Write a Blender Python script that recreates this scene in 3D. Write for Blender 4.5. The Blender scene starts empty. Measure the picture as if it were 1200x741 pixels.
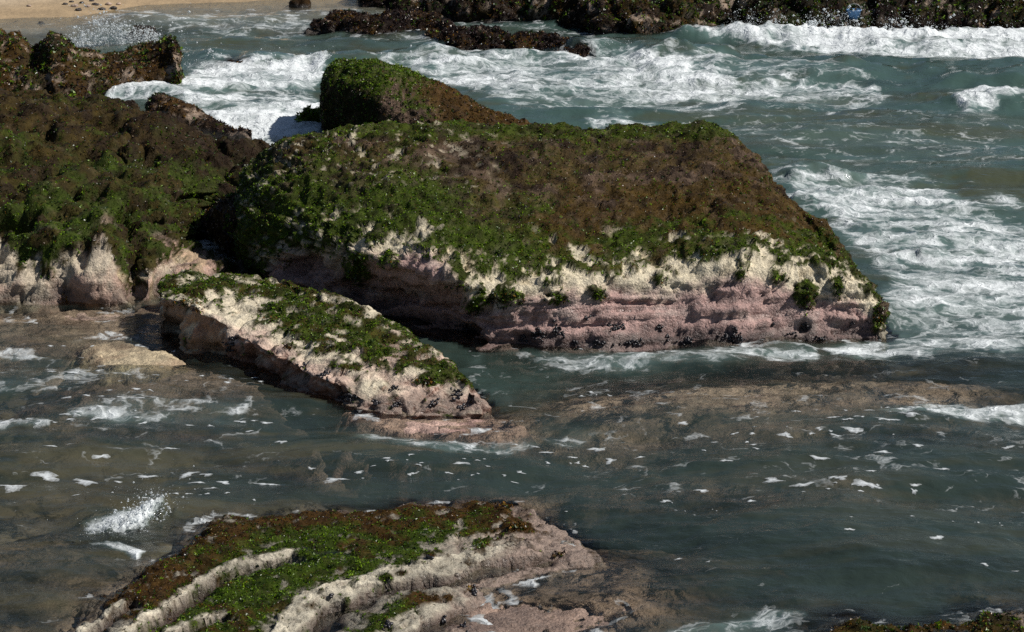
import bpy, math, numpy as np
from mathutils import Vector
from mathutils.bvhtree import BVHTree

# ------------------------------------------------------------------ camera, world, sun
SC = bpy.context.scene
COL = SC.collection
RNG = np.random.default_rng(11)

CAM_H, PITCH, HALF = 6.5, math.radians(16.0), 18.0 / 85.0
cam_d = bpy.data.cameras.new('camera')
cam = bpy.data.objects.new('camera', cam_d)
COL.objects.link(cam)
cam.location = (0, 0, CAM_H)
cam.rotation_euler = (math.radians(90) - PITCH, 0, 0)
cam_d.lens, cam_d.sensor_width = 85, 36
cam_d.clip_start, cam_d.clip_end = 0.5, 3000
SC.camera = cam

SUN_DIR = np.array([0.69, -0.03, 0.72]); SUN_DIR /= np.linalg.norm(SUN_DIR)
el = math.asin(SUN_DIR[2]); az = math.atan2(SUN_DIR[0], SUN_DIR[1])
w = bpy.data.worlds.new('World'); SC.world = w; w.use_nodes = True
nt = w.node_tree; nt.nodes.clear()
sky = nt.nodes.new('ShaderNodeTexSky'); sky.sky_type = 'NISHITA'; sky.sun_disc = False
sky.sun_elevation = el; sky.sun_rotation = az; sky.air_density = 1.0; sky.dust_density = 0.6
bg = nt.nodes.new('ShaderNodeBackground'); bg.inputs[1].default_value = 0.05
wo = nt.nodes.new('ShaderNodeOutputWorld')
nt.links.new(sky.outputs[0], bg.inputs[0]); nt.links.new(bg.outputs[0], wo.inputs[0])
sd = bpy.data.lights.new('sun', 'SUN'); sd.energy = 5.0; sd.angle = math.radians(0.5); sd.color = (1, 0.95, 0.88)
sun = bpy.data.objects.new('sun', sd); COL.objects.link(sun)
sun.rotation_euler = Vector(-SUN_DIR).to_track_quat('-Z', 'Y').to_euler()
sun.location = (8, -4, 30)
SC.view_settings.view_transform = 'Standard'; SC.view_settings.look = 'None'
SC.view_settings.exposure = 0.06; SC.view_settings.gamma = 1.0
try:
    SC.cycles.use_denoising = False
    SC.cycles.max_bounces = 6; SC.cycles.transparent_max_bounces = 8
    SC.cycles.caustics_reflective = False; SC.cycles.caustics_refractive = False
    SC.cycles.sample_clamp_indirect = 4.0
except Exception:
    pass

# ------------------------------------------------------------------ geometry of the view: photograph pixel <-> place
CP, SP = math.cos(PITCH), math.sin(PITCH)

def ray(u, v):
    a = (u - 600) / 600 * HALF; b = -(v - 370.5) / 600 * HALF
    return np.array([a, CP + b * SP, -SP + b * CP])

def at_z(u, v, z=0.0):
    d = ray(u, v); return np.array([0, 0, CAM_H]) + d * ((z - CAM_H) / d[2])

def at_y(u, v, y):
    d = ray(u, v); return np.array([0, 0, CAM_H]) + d * (y / d[1])

def to_px(P):
    x, y, z = P[..., 0], P[..., 1], P[..., 2] - CAM_H
    dep = y * CP - z * SP; up = y * SP + z * CP
    return 600 + x / dep / HALF * 600, 370.5 - up / dep / HALF * 600

# ------------------------------------------------------------------ noise
_r = np.random.default_rng(5)
PERM = np.concatenate([_r.permutation(256)] * 3).astype(np.int32)
GR = _r.normal(size=(256, 3)).astype(np.float32); GR /= np.linalg.norm(GR, axis=1)[:, None]

def perlin(P):
    P = np.asarray(P, np.float32)
    i = np.floor(P).astype(np.int32); f = P - i; i &= 255
    s = f * f * f * (f * (f * 6 - 15) + 10)
    out = 0
    for dx in (0, 1):
        wx = s[:, 0] if dx else 1 - s[:, 0]
        px = PERM[i[:, 0] + dx]
        for dy in (0, 1):
            wy = s[:, 1] if dy else 1 - s[:, 1]
            py = PERM[px + i[:, 1] + dy]
            for dz in (0, 1):
                wz = s[:, 2] if dz else 1 - s[:, 2]
                g = GR[PERM[py + i[:, 2] + dz]]
                dot = g[:, 0] * (f[:, 0] - dx) + g[:, 1] * (f[:, 1] - dy) + g[:, 2] * (f[:, 2] - dz)
                out = out + wx * wy * wz * dot
    return out * 1.6

G2 = _r.normal(size=(256, 2)).astype(np.float32); G2 /= np.linalg.norm(G2, axis=1)[:, None]

def perlin2(x, y):
    ix, iy = np.floor(x).astype(np.int32), np.floor(y).astype(np.int32); fx, fy = x - ix, y - iy
    ix &= 255; iy &= 255
    sx = fx * fx * fx * (fx * (fx * 6 - 15) + 10); sy = fy * fy * fy * (fy * (fy * 6 - 15) + 10)
    out = 0
    for dx in (0, 1):
        px = PERM[ix + dx]; wx = sx if dx else 1 - sx
        for dy in (0, 1):
            g = PERM[px + iy + dy]; wy = sy if dy else 1 - sy
            out = out + wx * wy * (G2[g, 0] * (fx - dx) + G2[g, 1] * (fy - dy))
    return out * 1.6

def fb2(P, freq, oct=4, gain=0.5, seed=0.0, sc=(1, 1, 1)):
    x = P[:, 0].astype(np.float32) * np.float32(sc[0] * freq) + np.float32(seed * 7.31 + 100)
    y = P[:, 1].astype(np.float32) * np.float32(sc[1] * freq) + np.float32(seed * 3.17 + 100)
    a, t = 1.0, 0
    for k in range(oct):
        t = t + a * perlin2(x, y); x = x * np.float32(2.03) + np.float32(17.3); y = y * np.float32(2.03) + np.float32(11.7); a *= gain
    return t

def cells(P, freq, seed=0, sc=(1, 1, 1)):
    """cellular noise: gap to the next cell (0 on the joint) and a random value per cell"""
    Q = np.asarray(P, np.float32) * np.array(sc, np.float32) * freq + 50 + seed * 3.3
    i = np.floor(Q).astype(np.int32); f1 = np.full(len(Q), 9.0, np.float32); f2 = f1.copy(); idv = np.zeros(len(Q), np.float32)
    for dx in (-1, 0, 1):
        for dy in (-1, 0, 1):
            for dz in (-1, 0, 1):
                h = PERM[PERM[PERM[(i[:, 0] + dx) & 255] + ((i[:, 1] + dy) & 255)] + ((i[:, 2] + dz) & 255)]
                c = i + np.array([dx, dy, dz], np.int32) + 0.5 + 0.42 * GR[h]
                d = np.linalg.norm(Q - c, axis=1)
                m = d < f1
                f2 = np.where(m, f1, np.minimum(f2, d)); idv = np.where(m, h / 255.0, idv); f1 = np.where(m, d, f1)
    return f2 - f1, idv

def fbm(P, freq, oct=4, gain=0.5, seed=0.0, sc=(1, 1, 1)):
    Q = np.asarray(P, np.float32) * np.array(sc, np.float32) * freq + np.float32(seed * 7.31 + 100)
    a, t = 1.0, 0
    for k in range(oct):
        t = t + a * perlin(Q); Q = Q * 2.03 + 17.3; a *= gain
    return t

def sstep(a, b, x):
    t = np.clip((x - a) / (b - a), 0, 1); return t * t * (3 - 2 * t)

def seg_dist(U, V, pts, su=1.0, sv=1.0):
    """distance to a polyline and the side of it (positive: left of the run)"""
    best = np.full(U.shape, 1e9); side = np.zeros(U.shape); tt = np.zeros(U.shape)
    L = 0
    for (a, b) in zip(pts[:-1], pts[1:]):
        ax, ay, bx, by = a[0] / su, a[1] / sv, b[0] / su, b[1] / sv
        dx, dy = bx - ax, by - ay; l2 = dx * dx + dy * dy + 1e-12
        X, Y = U / su - ax, V / sv - ay
        t = np.clip((X * dx + Y * dy) / l2, 0, 1)
        d = np.hypot(X - t * dx, Y - t * dy)
        m = d < best
        best = np.where(m, d, best); side = np.where(m, np.sign(dx * Y - dy * X), side)
        tt = np.where(m, L + t, tt); L += 1
    return best, side, tt / max(L, 1)

def poly_sd(U, V, poly):
    """signed distance to a polygon, positive inside"""
    ins = np.zeros(U.shape, bool)
    n = len(poly)
    for k in range(n):
        (x0, y0), (x1, y1) = poly[k], poly[(k + 1) % n]
        c = ((y0 > V) != (y1 > V)) & (U < (x1 - x0) * (V - y0) / (y1 - y0 + 1e-12) + x0)
        ins ^= c
    d, _, _ = seg_dist(U, V, list(poly) + [poly[0]])
    return np.where(ins, d, -d)

# ------------------------------------------------------------------ materials
def new_mat(name):
    m = bpy.data.materials.new(name); m.use_nodes = True
    t = m.node_tree; t.nodes.clear()
    return m, t, t.nodes, t.links

def N(ns, typ, **kw):
    n = ns.new(typ)
    for k, v in kw.items(): setattr(n, k, v)
    return n

def noise_node(ns, ln, vec, scale, detail=4, rough=0.55):
    n = ns.new('ShaderNodeTexNoise'); n.inputs['Scale'].default_value = scale
    n.inputs['Detail'].default_value = detail; n.inputs['Roughness'].default_value = rough
    ln.new(vec, n.inputs['Vector']); return n

def mapr(ns, ln, val, a, b, c, d):
    n = ns.new('ShaderNodeMapRange'); n.inputs[1].default_value = a; n.inputs[2].default_value = b
    n.inputs[3].default_value = c; n.inputs[4].default_value = d
    ln.new(val, n.inputs[0]); return n.outputs[0]

def rock_material():
    m, t, ns, ln = new_mat('wet_rock')
    out = N(ns, 'ShaderNodeOutputMaterial'); p = N(ns, 'ShaderNodeBsdfPrincipled')
    a = N(ns, 'ShaderNodeVertexColor', layer_name='Col'); g = N(ns, 'ShaderNodeNewGeometry')
    n1 = noise_node(ns, ln, g.outputs['Position'], 14, 8, 0.7)
    n2 = noise_node(ns, ln, g.outputs['Position'], 60, 4, 0.65)
    v = N(ns, 'ShaderNodeTexVoronoi'); v.inputs['Scale'].default_value = 38; ln.new(g.outputs['Position'], v.inputs['Vector'])
    f1 = mapr(ns, ln, n1.outputs[0], 0.3, 0.7, 0.55, 1.35)
    f2 = mapr(ns, ln, n2.outputs[0], 0.34, 0.64, 0.70, 1.14)
    mu = N(ns, 'ShaderNodeMath', operation='MULTIPLY'); ln.new(f1, mu.inputs[0]); ln.new(f2, mu.inputs[1])
    mx = N(ns, 'ShaderNodeVectorMath', operation='SCALE'); ln.new(a.outputs[0], mx.inputs[0]); ln.new(mu.outputs[0], mx.inputs['Scale'])
    ln.new(mx.outputs[0], p.inputs['Base Color'])
    rr = mapr(ns, ln, n1.outputs[0], 0.35, 0.65, 0.22, 0.7); ln.new(rr, p.inputs['Roughness'])
    tu = N(ns, 'ShaderNodeAttribute', attribute_name='turf'); ln.new(mapr(ns, ln, tu.outputs['Fac'], 0, 1, .45, .04), p.inputs['Specular IOR Level'])
    ad = N(ns, 'ShaderNodeMath', operation='ADD'); ln.new(n1.outputs[0], ad.inputs[0])
    m2 = N(ns, 'ShaderNodeMath', operation='MULTIPLY'); ln.new(n2.outputs[0], m2.inputs[0]); m2.inputs[1].default_value = 0.5
    ln.new(m2.outputs[0], ad.inputs[1])
    ad2 = N(ns, 'ShaderNodeMath', operation='ADD'); ln.new(ad.outputs[0], ad2.inputs[0])
    m3 = N(ns, 'ShaderNodeMath', operation='MULTIPLY'); ln.new(v.outputs['Distance'], m3.inputs[0]); m3.inputs[1].default_value = -0.28
    ln.new(m3.outputs[0], ad2.inputs[1])
    b = N(ns, 'ShaderNodeBump'); b.inputs['Strength'].default_value = 0.9; b.inputs['Distance'].default_value = 0.026
    ln.new(ad2.outputs[0], b.inputs['Height']); ln.new(b.outputs[0], p.inputs['Normal'])
    ln.new(p.outputs[0], out.inputs[0])
    return m

def algae_material():
    m, t, ns, ln = new_mat('wet_seaweed')
    out = N(ns, 'ShaderNodeOutputMaterial'); p = N(ns, 'ShaderNodeBsdfPrincipled')
    a = N(ns, 'ShaderNodeVertexColor', layer_name='Col'); g = N(ns, 'ShaderNodeNewGeometry')
    n1 = noise_node(ns, ln, g.outputs['Position'], 25, 3)
    f = mapr(ns, ln, n1.outputs[0], 0.3, 0.7, 0.75, 1.25)
    mx = N(ns, 'ShaderNodeVectorMath', operation='SCALE'); ln.new(a.outputs[0], mx.inputs[0]); ln.new(f, mx.inputs['Scale'])
    ln.new(mx.outputs[0], p.inputs['Base Color'])
    p.inputs['Roughness'].default_value = 0.36; p.inputs['Specular IOR Level'].default_value = 0.36
    tr = N(ns, 'ShaderNodeBsdfTranslucent'); ln.new(mx.outputs[0], tr.inputs[0])
    mix = N(ns, 'ShaderNodeMixShader'); mix.inputs[0].default_value = 0.2
    ln.new(p.outputs[0], mix.inputs[1]); ln.new(tr.outputs[0], mix.inputs[2]); ln.new(mix.outputs[0], out.inputs[0])
    return m

def sand_material():
    m, t, ns, ln = new_mat('sand')
    out = N(ns, 'ShaderNodeOutputMaterial'); p = N(ns, 'ShaderNodeBsdfPrincipled')
    a = N(ns, 'ShaderNodeVertexColor', layer_name='Col'); g = N(ns, 'ShaderNodeNewGeometry')
    n1 = noise_node(ns, ln, g.outputs['Position'], 2.2, 6, 0.65)
    f = mapr(ns, ln, n1.outputs[0], 0.3, 0.7, 0.75, 1.2)
    mx = N(ns, 'ShaderNodeVectorMath', operation='SCALE'); ln.new(a.outputs[0], mx.inputs[0]); ln.new(f, mx.inputs['Scale'])
    ln.new(mx.outputs[0], p.inputs['Base Color']); p.inputs['Roughness'].default_value = 0.8
    n2 = noise_node(ns, ln, g.outputs['Position'], 9, 5, 0.6)
    b = N(ns, 'ShaderNodeBump'); b.inputs['Strength'].default_value = 0.6; b.inputs['Distance'].default_value = 0.05
    ln.new(n2.outputs[0], b.inputs['Height']); ln.new(b.outputs[0], p.inputs['Normal']); ln.new(p.outputs[0], out.inputs[0])
    return m

def foam_material(name='foam', col=(0.82, 0.85, 0.86), bump=0.03, scale=30):
    m, t, ns, ln = new_mat(name)
    out = N(ns, 'ShaderNodeOutputMaterial'); p = N(ns, 'ShaderNodeBsdfPrincipled'); g = N(ns, 'ShaderNodeNewGeometry')
    n1 = noise_node(ns, ln, g.outputs['Position'], scale, 5, 0.7)
    rp = N(ns, 'ShaderNodeMix', data_type='RGBA')
    rp.inputs[6].default_value = (col[0] * .72, col[1] * .76, col[2] * .78, 1); rp.inputs[7].default_value = (*col, 1)
    ln.new(mapr(ns, ln, n1.outputs[0], 0.3, 0.65, 0, 1), rp.inputs[0]); ln.new(rp.outputs[2], p.inputs['Base Color'])
    p.inputs['Roughness'].default_value = 0.55
    b = N(ns, 'ShaderNodeBump'); b.inputs['Strength'].default_value = 0.8; b.inputs['Distance'].default_value = bump
    ln.new(n1.outputs[0], b.inputs['Height']); ln.new(b.outputs[0], p.inputs['Normal']); ln.new(p.outputs[0], out.inputs[0])
    return m

def plain_material(name, col, rough=0.5):
    m, t, ns, ln = new_mat(name)
    out = N(ns, 'ShaderNodeOutputMaterial'); p = N(ns, 'ShaderNodeBsdfPrincipled'); g = N(ns, 'ShaderNodeNewGeometry')
    n1 = noise_node(ns, ln, g.outputs['Position'], 30, 4)
    rp = N(ns, 'ShaderNodeMix', data_type='RGBA')
    rp.inputs[6].default_value = (col[0] * .6, col[1] * .6, col[2] * .6, 1); rp.inputs[7].default_value = (col[0] * 1.25, col[1] * 1.25, col[2] * 1.25, 1)
    ln.new(mapr(ns, ln, n1.outputs[0], 0.3, 0.7, 0, 1), rp.inputs[0]); ln.new(rp.outputs[2], p.inputs['Base Color'])
    p.inputs['Roughness'].default_value = rough
    ln.new(p.outputs[0], out.inputs[0])
    return m

def water_material():
    m, t, ns, ln = new_mat('sea_water')
    out = N(ns, 'ShaderNodeOutputMaterial'); g = N(ns, 'ShaderNodeNewGeometry')
    at = lambda nm: N(ns, 'ShaderNodeAttribute', attribute_name=nm)
    opac, foam, tint = at('opacity'), at('foam'), at('tint')
    pos = g.outputs['Position']
    # ripples
    mp = N(ns, 'ShaderNodeMapping'); mp.inputs['Scale'].default_value = (0.55, 1.0, 1.0); ln.new(pos, mp.inputs[0])
    r1 = noise_node(ns, ln, mp.outputs[0], 7, 5, 0.6); r1.inputs['Distortion'].default_value = 0.6
    r2 = noise_node(ns, ln, mp.outputs[0], 24, 4, 0.6); r2.inputs['Distortion'].default_value = 0.4
    rs = N(ns, 'ShaderNodeMath', operation='MULTIPLY_ADD'); ln.new(r2.outputs[0], rs.inputs[0]); rs.inputs[1].default_value = .3; ln.new(r1.outputs[0], rs.inputs[2])
    b = N(ns, 'ShaderNodeBump'); b.inputs['Strength'].default_value = 0.6; b.inputs['Distance'].default_value = 0.03
    ln.new(rs.outputs[0], b.inputs['Height'])
    # turbid body + clear part
    body = N(ns, 'ShaderNodeBsdfDiffuse'); ln.new(tint.outputs['Color'], body.inputs[0]); ln.new(b.outputs[0], body.inputs['Normal'])
    clear = N(ns, 'ShaderNodeBsdfTransparent'); clear.inputs[0].default_value = (0.93, 0.95, 0.90, 1)
    mix1 = N(ns, 'ShaderNodeMixShader'); ln.new(opac.outputs['Fac'], mix1.inputs[0])
    ln.new(clear.outputs[0], mix1.inputs[1]); ln.new(body.outputs[0], mix1.inputs[2])
    gl = N(ns, 'ShaderNodeBsdfGlossy'); gl.inputs['Roughness'].default_value = 0.07; ln.new(b.outputs[0], gl.inputs['Normal'])
    fr = N(ns, 'ShaderNodeFresnel'); fr.inputs[0].default_value = 1.33; ln.new(b.outputs[0], fr.inputs['Normal'])
    mix2 = N(ns, 'ShaderNodeMixShader'); ln.new(fr.outputs[0], mix2.inputs[0])
    ln.new(mix1.outputs[0], mix2.inputs[1]); ln.new(gl.outputs[0], mix2.inputs[2])
    # foam: warped lace + streaks, cut by the amount carried on the mesh
    wn = noise_node(ns, ln, pos, 1.6, 4, 0.6)
    ws = N(ns, 'ShaderNodeVectorMath', operation='SCALE'); ws.inputs['Scale'].default_value = 0.9; ln.new(wn.outputs['Color'], ws.inputs[0])
    wa = N(ns, 'ShaderNodeVectorMath', operation='ADD'); ln.new(pos, wa.inputs[0]); ln.new(ws.outputs[0], wa.inputs[1])
    mp2 = N(ns, 'ShaderNodeMapping'); mp2.inputs['Scale'].default_value = (0.66, 1.0, 0.3); ln.new(wa.outputs[0], mp2.inputs[0])
    vo = N(ns, 'ShaderNodeTexVoronoi', feature='DISTANCE_TO_EDGE'); vo.inputs['Scale'].default_value = 3.2; ln.new(mp2.outputs[0], vo.inputs['Vector'])
    vo2 = N(ns, 'ShaderNodeTexVoronoi', feature='DISTANCE_TO_EDGE'); vo2.inputs['Scale'].default_value = 9.0; ln.new(mp2.outputs[0], vo2.inputs['Vector'])
    l1 = mapr(ns, ln, vo.outputs['Distance'], 0.0, 0.22, 1.0, 0.0)
    l2 = mapr(ns, ln, vo2.outputs['Distance'], 0.0, 0.3, 1.0, 0.0)
    n3 = noise_node(ns, ln, mp2.outputs[0], 4.5, 6, 0.62)
    def madd(x, k, y):
        q = N(ns, 'ShaderNodeMath', operation='MULTIPLY_ADD'); ln.new(x, q.inputs[0]); q.inputs[1].default_value = k
        if y is None: q.inputs[2].default_value = 0
        else: ln.new(y, q.inputs[2])
        return q.outputs[0]
    n3r = mapr(ns, ln, n3.outputs[0], 0.28, 0.72, 0, 1)
    pat = madd(l1, 0.18, madd(l2, 0.17, madd(n3r, 0.62, None)))
    add = N(ns, 'ShaderNodeMath', operation='ADD'); ln.new(pat, add.inputs[0]); ln.new(foam.outputs['Fac'], add.inputs[1])
    fm = mapr(ns, ln, add.outputs[0], 0.79, 1.33, 0, 1)
    fbump = N(ns, 'ShaderNodeBump'); fbump.inputs['Strength'].default_value = 0.75; fbump.inputs['Distance'].default_value = 0.07
    ln.new(add.outputs[0], fbump.inputs['Height'])
    fo = N(ns, 'ShaderNodeBsdfDiffuse'); fo.inputs[0].default_value = (0.69, 0.73, 0.745, 1); ln.new(fbump.outputs[0], fo.inputs['Normal'])
    mix3 = N(ns, 'ShaderNodeMixShader'); ln.new(fm, mix3.inputs[0]); ln.new(mix2.outputs[0], mix3.inputs[1]); ln.new(fo.outputs[0], mix3.inputs[2])
    ln.new(mix3.outputs[0], out.inputs[0])
    return m

M_ROCK, M_ALG, M_SAND, M_WATER = rock_material(), algae_material(), sand_material(), water_material()
def fleck_material():
    m, t, ns, ln = new_mat('thin_foam')
    out = N(ns, 'ShaderNodeOutputMaterial'); g = N(ns, 'ShaderNodeNewGeometry')
    n1 = noise_node(ns, ln, g.outputs['Position'], 28, 5, 0.7); e = N(ns, 'ShaderNodeAttribute', attribute_name='edge')
    ad = N(ns, 'ShaderNodeMath', operation='ADD'); ln.new(n1.outputs[0], ad.inputs[0]); ln.new(e.outputs['Fac'], ad.inputs[1])
    a = mapr(ns, ln, ad.outputs[0], .66, 1.15, 0, .85)
    df = N(ns, 'ShaderNodeBsdfDiffuse'); df.inputs[0].default_value = (.62, .66, .68, 1); tr = N(ns, 'ShaderNodeBsdfTransparent')
    mx = N(ns, 'ShaderNodeMixShader'); ln.new(a, mx.inputs[0]); ln.new(tr.outputs[0], mx.inputs[1]); ln.new(df.outputs[0], mx.inputs[2]); ln.new(mx.outputs[0], out.inputs[0])
    return m

def spray_material():
    m, t, ns, ln = new_mat('spray')
    out = N(ns, 'ShaderNodeOutputMaterial')
    df = N(ns, 'ShaderNodeBsdfDiffuse'); df.inputs[0].default_value = (.8, .84, .86, 1); tr = N(ns, 'ShaderNodeBsdfTransparent')
    tl = N(ns, 'ShaderNodeBsdfTranslucent'); tl.inputs[0].default_value = (.8, .84, .86, 1)
    m1 = N(ns, 'ShaderNodeMixShader'); m1.inputs[0].default_value = .4; ln.new(df.outputs[0], m1.inputs[1]); ln.new(tl.outputs[0], m1.inputs[2])
    mx = N(ns, 'ShaderNodeMixShader'); mx.inputs[0].default_value = .7; ln.new(tr.outputs[0], mx.inputs[1]); ln.new(m1.outputs[0], mx.inputs[2]); ln.new(mx.outputs[0], out.inputs[0])
    return m

M_FOAM, M_FLECK, M_SPRAY = foam_material(), fleck_material(), spray_material()
M_MUSSEL = plain_material('mussel_shell', (0.018, 0.016, 0.02), 0.35)

# ------------------------------------------------------------------ mesh helpers
def make_mesh(name, V, F, mat, col=None, attrs=None, smooth=True):
    """V (n,3), F (m,3) or (m,4)"""
    me = bpy.data.meshes.new(name)
    V = np.ascontiguousarray(V, np.float32); F = np.ascontiguousarray(F, np.int32)
    k = F.shape[1]
    me.vertices.add(len(V)); me.vertices.foreach_set('co', V.ravel())
    me.loops.add(F.size); me.loops.foreach_set('vertex_index', F.ravel())
    me.polygons.add(len(F)); me.polygons.foreach_set('loop_start', np.arange(0, F.size, k, dtype=np.int32))
    me.update(calc_edges=True)
    if smooth: me.polygons.foreach_set('use_smooth', np.ones(len(F), bool))
    if col is not None:
        a = me.color_attributes.new('Col', 'FLOAT_COLOR', 'POINT')
        c = np.ones((len(V), 4), np.float32); c[:, :3] = col; a.data.foreach_set('color', c.ravel())
    for nm, val in (attrs or {}).items():
        if val.ndim == 1:
            a = me.attributes.new(nm, 'FLOAT', 'POINT'); a.data.foreach_set('value', np.ascontiguousarray(val, np.float32))
        else:
            a = me.color_attributes.new(nm, 'FLOAT_COLOR', 'POINT')
            c = np.ones((len(V), 4), np.float32); c[:, :3] = val; a.data.foreach_set('color', c.ravel())
    me.materials.append(mat)
    return me

def link(name, me, label=None, cat=None, group=None, kind=None, parent=None, loc=None):
    o = bpy.data.objects.new(name, me); COL.objects.link(o)
    if label: o['label'] = label
    if cat: o['category'] = cat
    if group: o['group'] = group
    if kind: o['kind'] = kind
    if parent: o.parent = parent
    if loc is not None: o.location = loc
    return o

def grid_faces(nu, nv):
    i = np.arange(nu * nv, dtype=np.int32).reshape(nu, nv)
    return np.stack([i[:-1, :-1], i[1:, :-1], i[1:, 1:], i[:-1, 1:]], -1).reshape(-1, 4)

def grid_normals(G):
    a = np.gradient(G, axis=0); b = np.gradient(G, axis=1)
    n = np.cross(a, b); n /= np.linalg.norm(n, axis=-1, keepdims=True) + 1e-9
    return n

def resample(A, n, axis, ten=0.42):
    """Catmull-Rom along an axis, spaced by mean arc length"""
    A = np.moveaxis(A, axis, 0); K = len(A)
    seg = np.linalg.norm(np.diff(A, axis=0), axis=-1).reshape(K - 1, -1).mean(1) + 1e-4
    cum = np.concatenate([[0], np.cumsum(seg)]); s = np.linspace(0, cum[-1], n)
    k = np.clip(np.searchsorted(cum, s, side='right') - 1, 0, K - 2); t = (s - cum[k]) / seg[k]
    t = t.reshape(-1, *([1] * (A.ndim - 1)))
    p0, p1, p2, p3 = A[np.maximum(k - 1, 0)], A[k], A[k + 1], A[np.minimum(k + 2, K - 1)]
    m1, m2 = (p2 - p0) * ten, (p3 - p1) * ten
    R = (2 * t**3 - 3 * t**2 + 1) * p1 + (t**3 - 2 * t**2 + t) * m1 + (-2 * t**3 + 3 * t**2) * p2 + (t**3 - t**2) * m2
    return np.moveaxis(R, 0, axis)

BED = []                    # points of everything that may lie under the water

class Rock:
    pass

ALL_ROCKS = []

def finish_rock(name, G, label, cat, paint, group=None, density=0, turf=0.0, lump=0.05, strata=0.0, fine=0.012,
                blade=(0.022, 0.045), hang=0.25, seed=1.0, origin=None, maxblades=330000, face=0.0, cell=None, facemask=None, dents=(), joint=.30, crack=.025):
    """roughen a grid of points, colour it, link it and grow its seaweed"""
    nu, nv = G.shape[:2]
    P = G.reshape(-1, 3)
    Nm = grid_normals(G).reshape(-1, 3)
    if (Nm[:, 2].mean() < 0): Nm = -Nm; flip = True
    else: flip = False
    U, V = to_px(P)
    dens, _, _ = paint(P, Nm, U, V)
    d = lump * fbm(P, 1.5, 3, 0.5, seed) + fine * fbm(P, 9, 4, 0.6, seed + 3)
    if strata:
        q = fbm(P, 1.0, 2, 0.5, seed + 5) * 0.12 + P[:, 2] + 0.05 * P[:, 0]
        st = np.abs(((q * 9.0) % 1.0) - 0.5) * 2
        st2 = fbm(P, 1, 3, 0.6, seed + 8, (0.55, 0.55, 17))
        side = 1 - np.abs(Nm[:, 2])
        saw = (q * 6.5 + .25 * fbm(P, .8, 2, .5, seed + 6)) % 1.0
        d += strata * side * (0.8 * st2 + 0.2 * st - 0.2 + .55 * (saw ** 2))
    if cell:
        gap, cid = cells(P + .12 * np.stack([fbm(P, 2.3, 2, .5, seed + 21), fbm(P, 2.3, 2, .5, seed + 22), fbm(P, 2.3, 2, .5, seed + 23)], 1), cell[0], seed, cell[3])
        d += -cell[1] * sstep(joint, .0, gap) + cell[2] * (cid - .5)
    if face:
        bare = np.clip(1 - dens, 0, 1) * sstep(.75, .45, np.abs(Nm[:, 2])) * (1 if facemask is None else facemask(U))
        d += face * bare * (fbm(P, 2.6, 4, .6, seed + 15, (1, 1, 1.6)) - .15)
    if dents:
        wu, wv_ = 14 * fbm(P, 2.2, 3, .6, seed + 41), 7 * fbm(P, 2.2, 3, .6, seed + 42)
        for (bu, bv, ru, rv, dd) in dents: d -= dd * sstep(1.0, .55, np.hypot((U + wu - bu) / ru, (V + wv_ - bv) / rv))
    ck = fbm(P, 1.7, 3, .6, seed + 31, (1.6, 1.6, .5)); ck2 = fbm(P, 1.2, 3, .6, seed + 32, (.5, .5, 2.6))
    d -= crack * np.clip(1 - dens, 0, 1) * np.maximum(sstep(.05, .0, np.abs(ck)), .8 * sstep(.045, .0, np.abs(ck2)))
    if turf:
        tl = np.clip(.55 - np.abs(fbm(P, 3.6, 3, 0.5, seed + 9)) * 1.1, 0, 1) + .35 * np.abs(fbm(P, 9, 2, .5, seed + 10))
        d += turf * dens * (0.35 + 1.3 * tl)
    P2 = P + Nm * d[:, None]
    G2 = P2.reshape(nu, nv, 3)
    N2 = grid_normals(G2).reshape(-1, 3)
    if flip: N2 = -N2
    dens, col, spec = paint(P2, N2, *to_px(P2))
    pw = spec ** 2; pw /= pw.sum(1, keepdims=True) + 1e-9
    tc = (pw @ (PLO * .62 + PHI * .15)) * (.75 + .5 * np.clip(fbm(P2, 7, 3, .6, 66)[:, None], -1, 1))  # turf colour under the blades, darkened to stand for shade between tufts
    kd = np.clip(dens, 0, 1)[:, None] * .75
    col = col * (1 - kd) + tc * kd
    F = grid_faces(nu, nv)
    if flip: F = F[:, ::-1]
    BED.append(P2.copy())
    org = P2[P2[:, 2] > -0.2].mean(0) if origin is None else np.array(origin)
    org = np.array([org[0], org[1], 0.0])
    me = make_mesh(name, P2 - org, F, M_ROCK, np.clip(col, 0.004, 0.9), {'turf': dens})
    o = link(name, me, label, cat, group, loc=org)
    r = Rock(); r.o, r.P, r.F, r.N, r.org = o, P2, F, N2, org
    r.bvh = BVHTree.FromPolygons(P2.tolist(), F.tolist())
    ALL_ROCKS.append(r)
    if density:
        grow(r, dens, spec, density, blade, hang, seed, maxblades)
    return r

PAL = {  # seaweed kinds: two albedos each
    0: ((0.022, 0.055, 0.003), (0.195, 0.320, 0.012)),    # bright green sea lettuce
    1: ((0.010, 0.024, 0.005), (0.055, 0.105, 0.015)),    # dark green
    2: ((0.052, 0.025, 0.004), (0.270, 0.132, 0.020)),    # brown turf
    3: ((0.008, 0.005, 0.005), (0.050, 0.028, 0.024)),    # dark purple
    4: ((0.150, 0.095, 0.072), (0.560, 0.420, 0.320)),    # pink coralline
    5: ((0.050, 0.040, 0.004), (0.215, 0.170, 0.020)),    # olive
}
PLO = np.array([PAL[k][0] for k in range(6)]); PHI = np.array([PAL[k][1] for k in range(6)])

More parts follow.
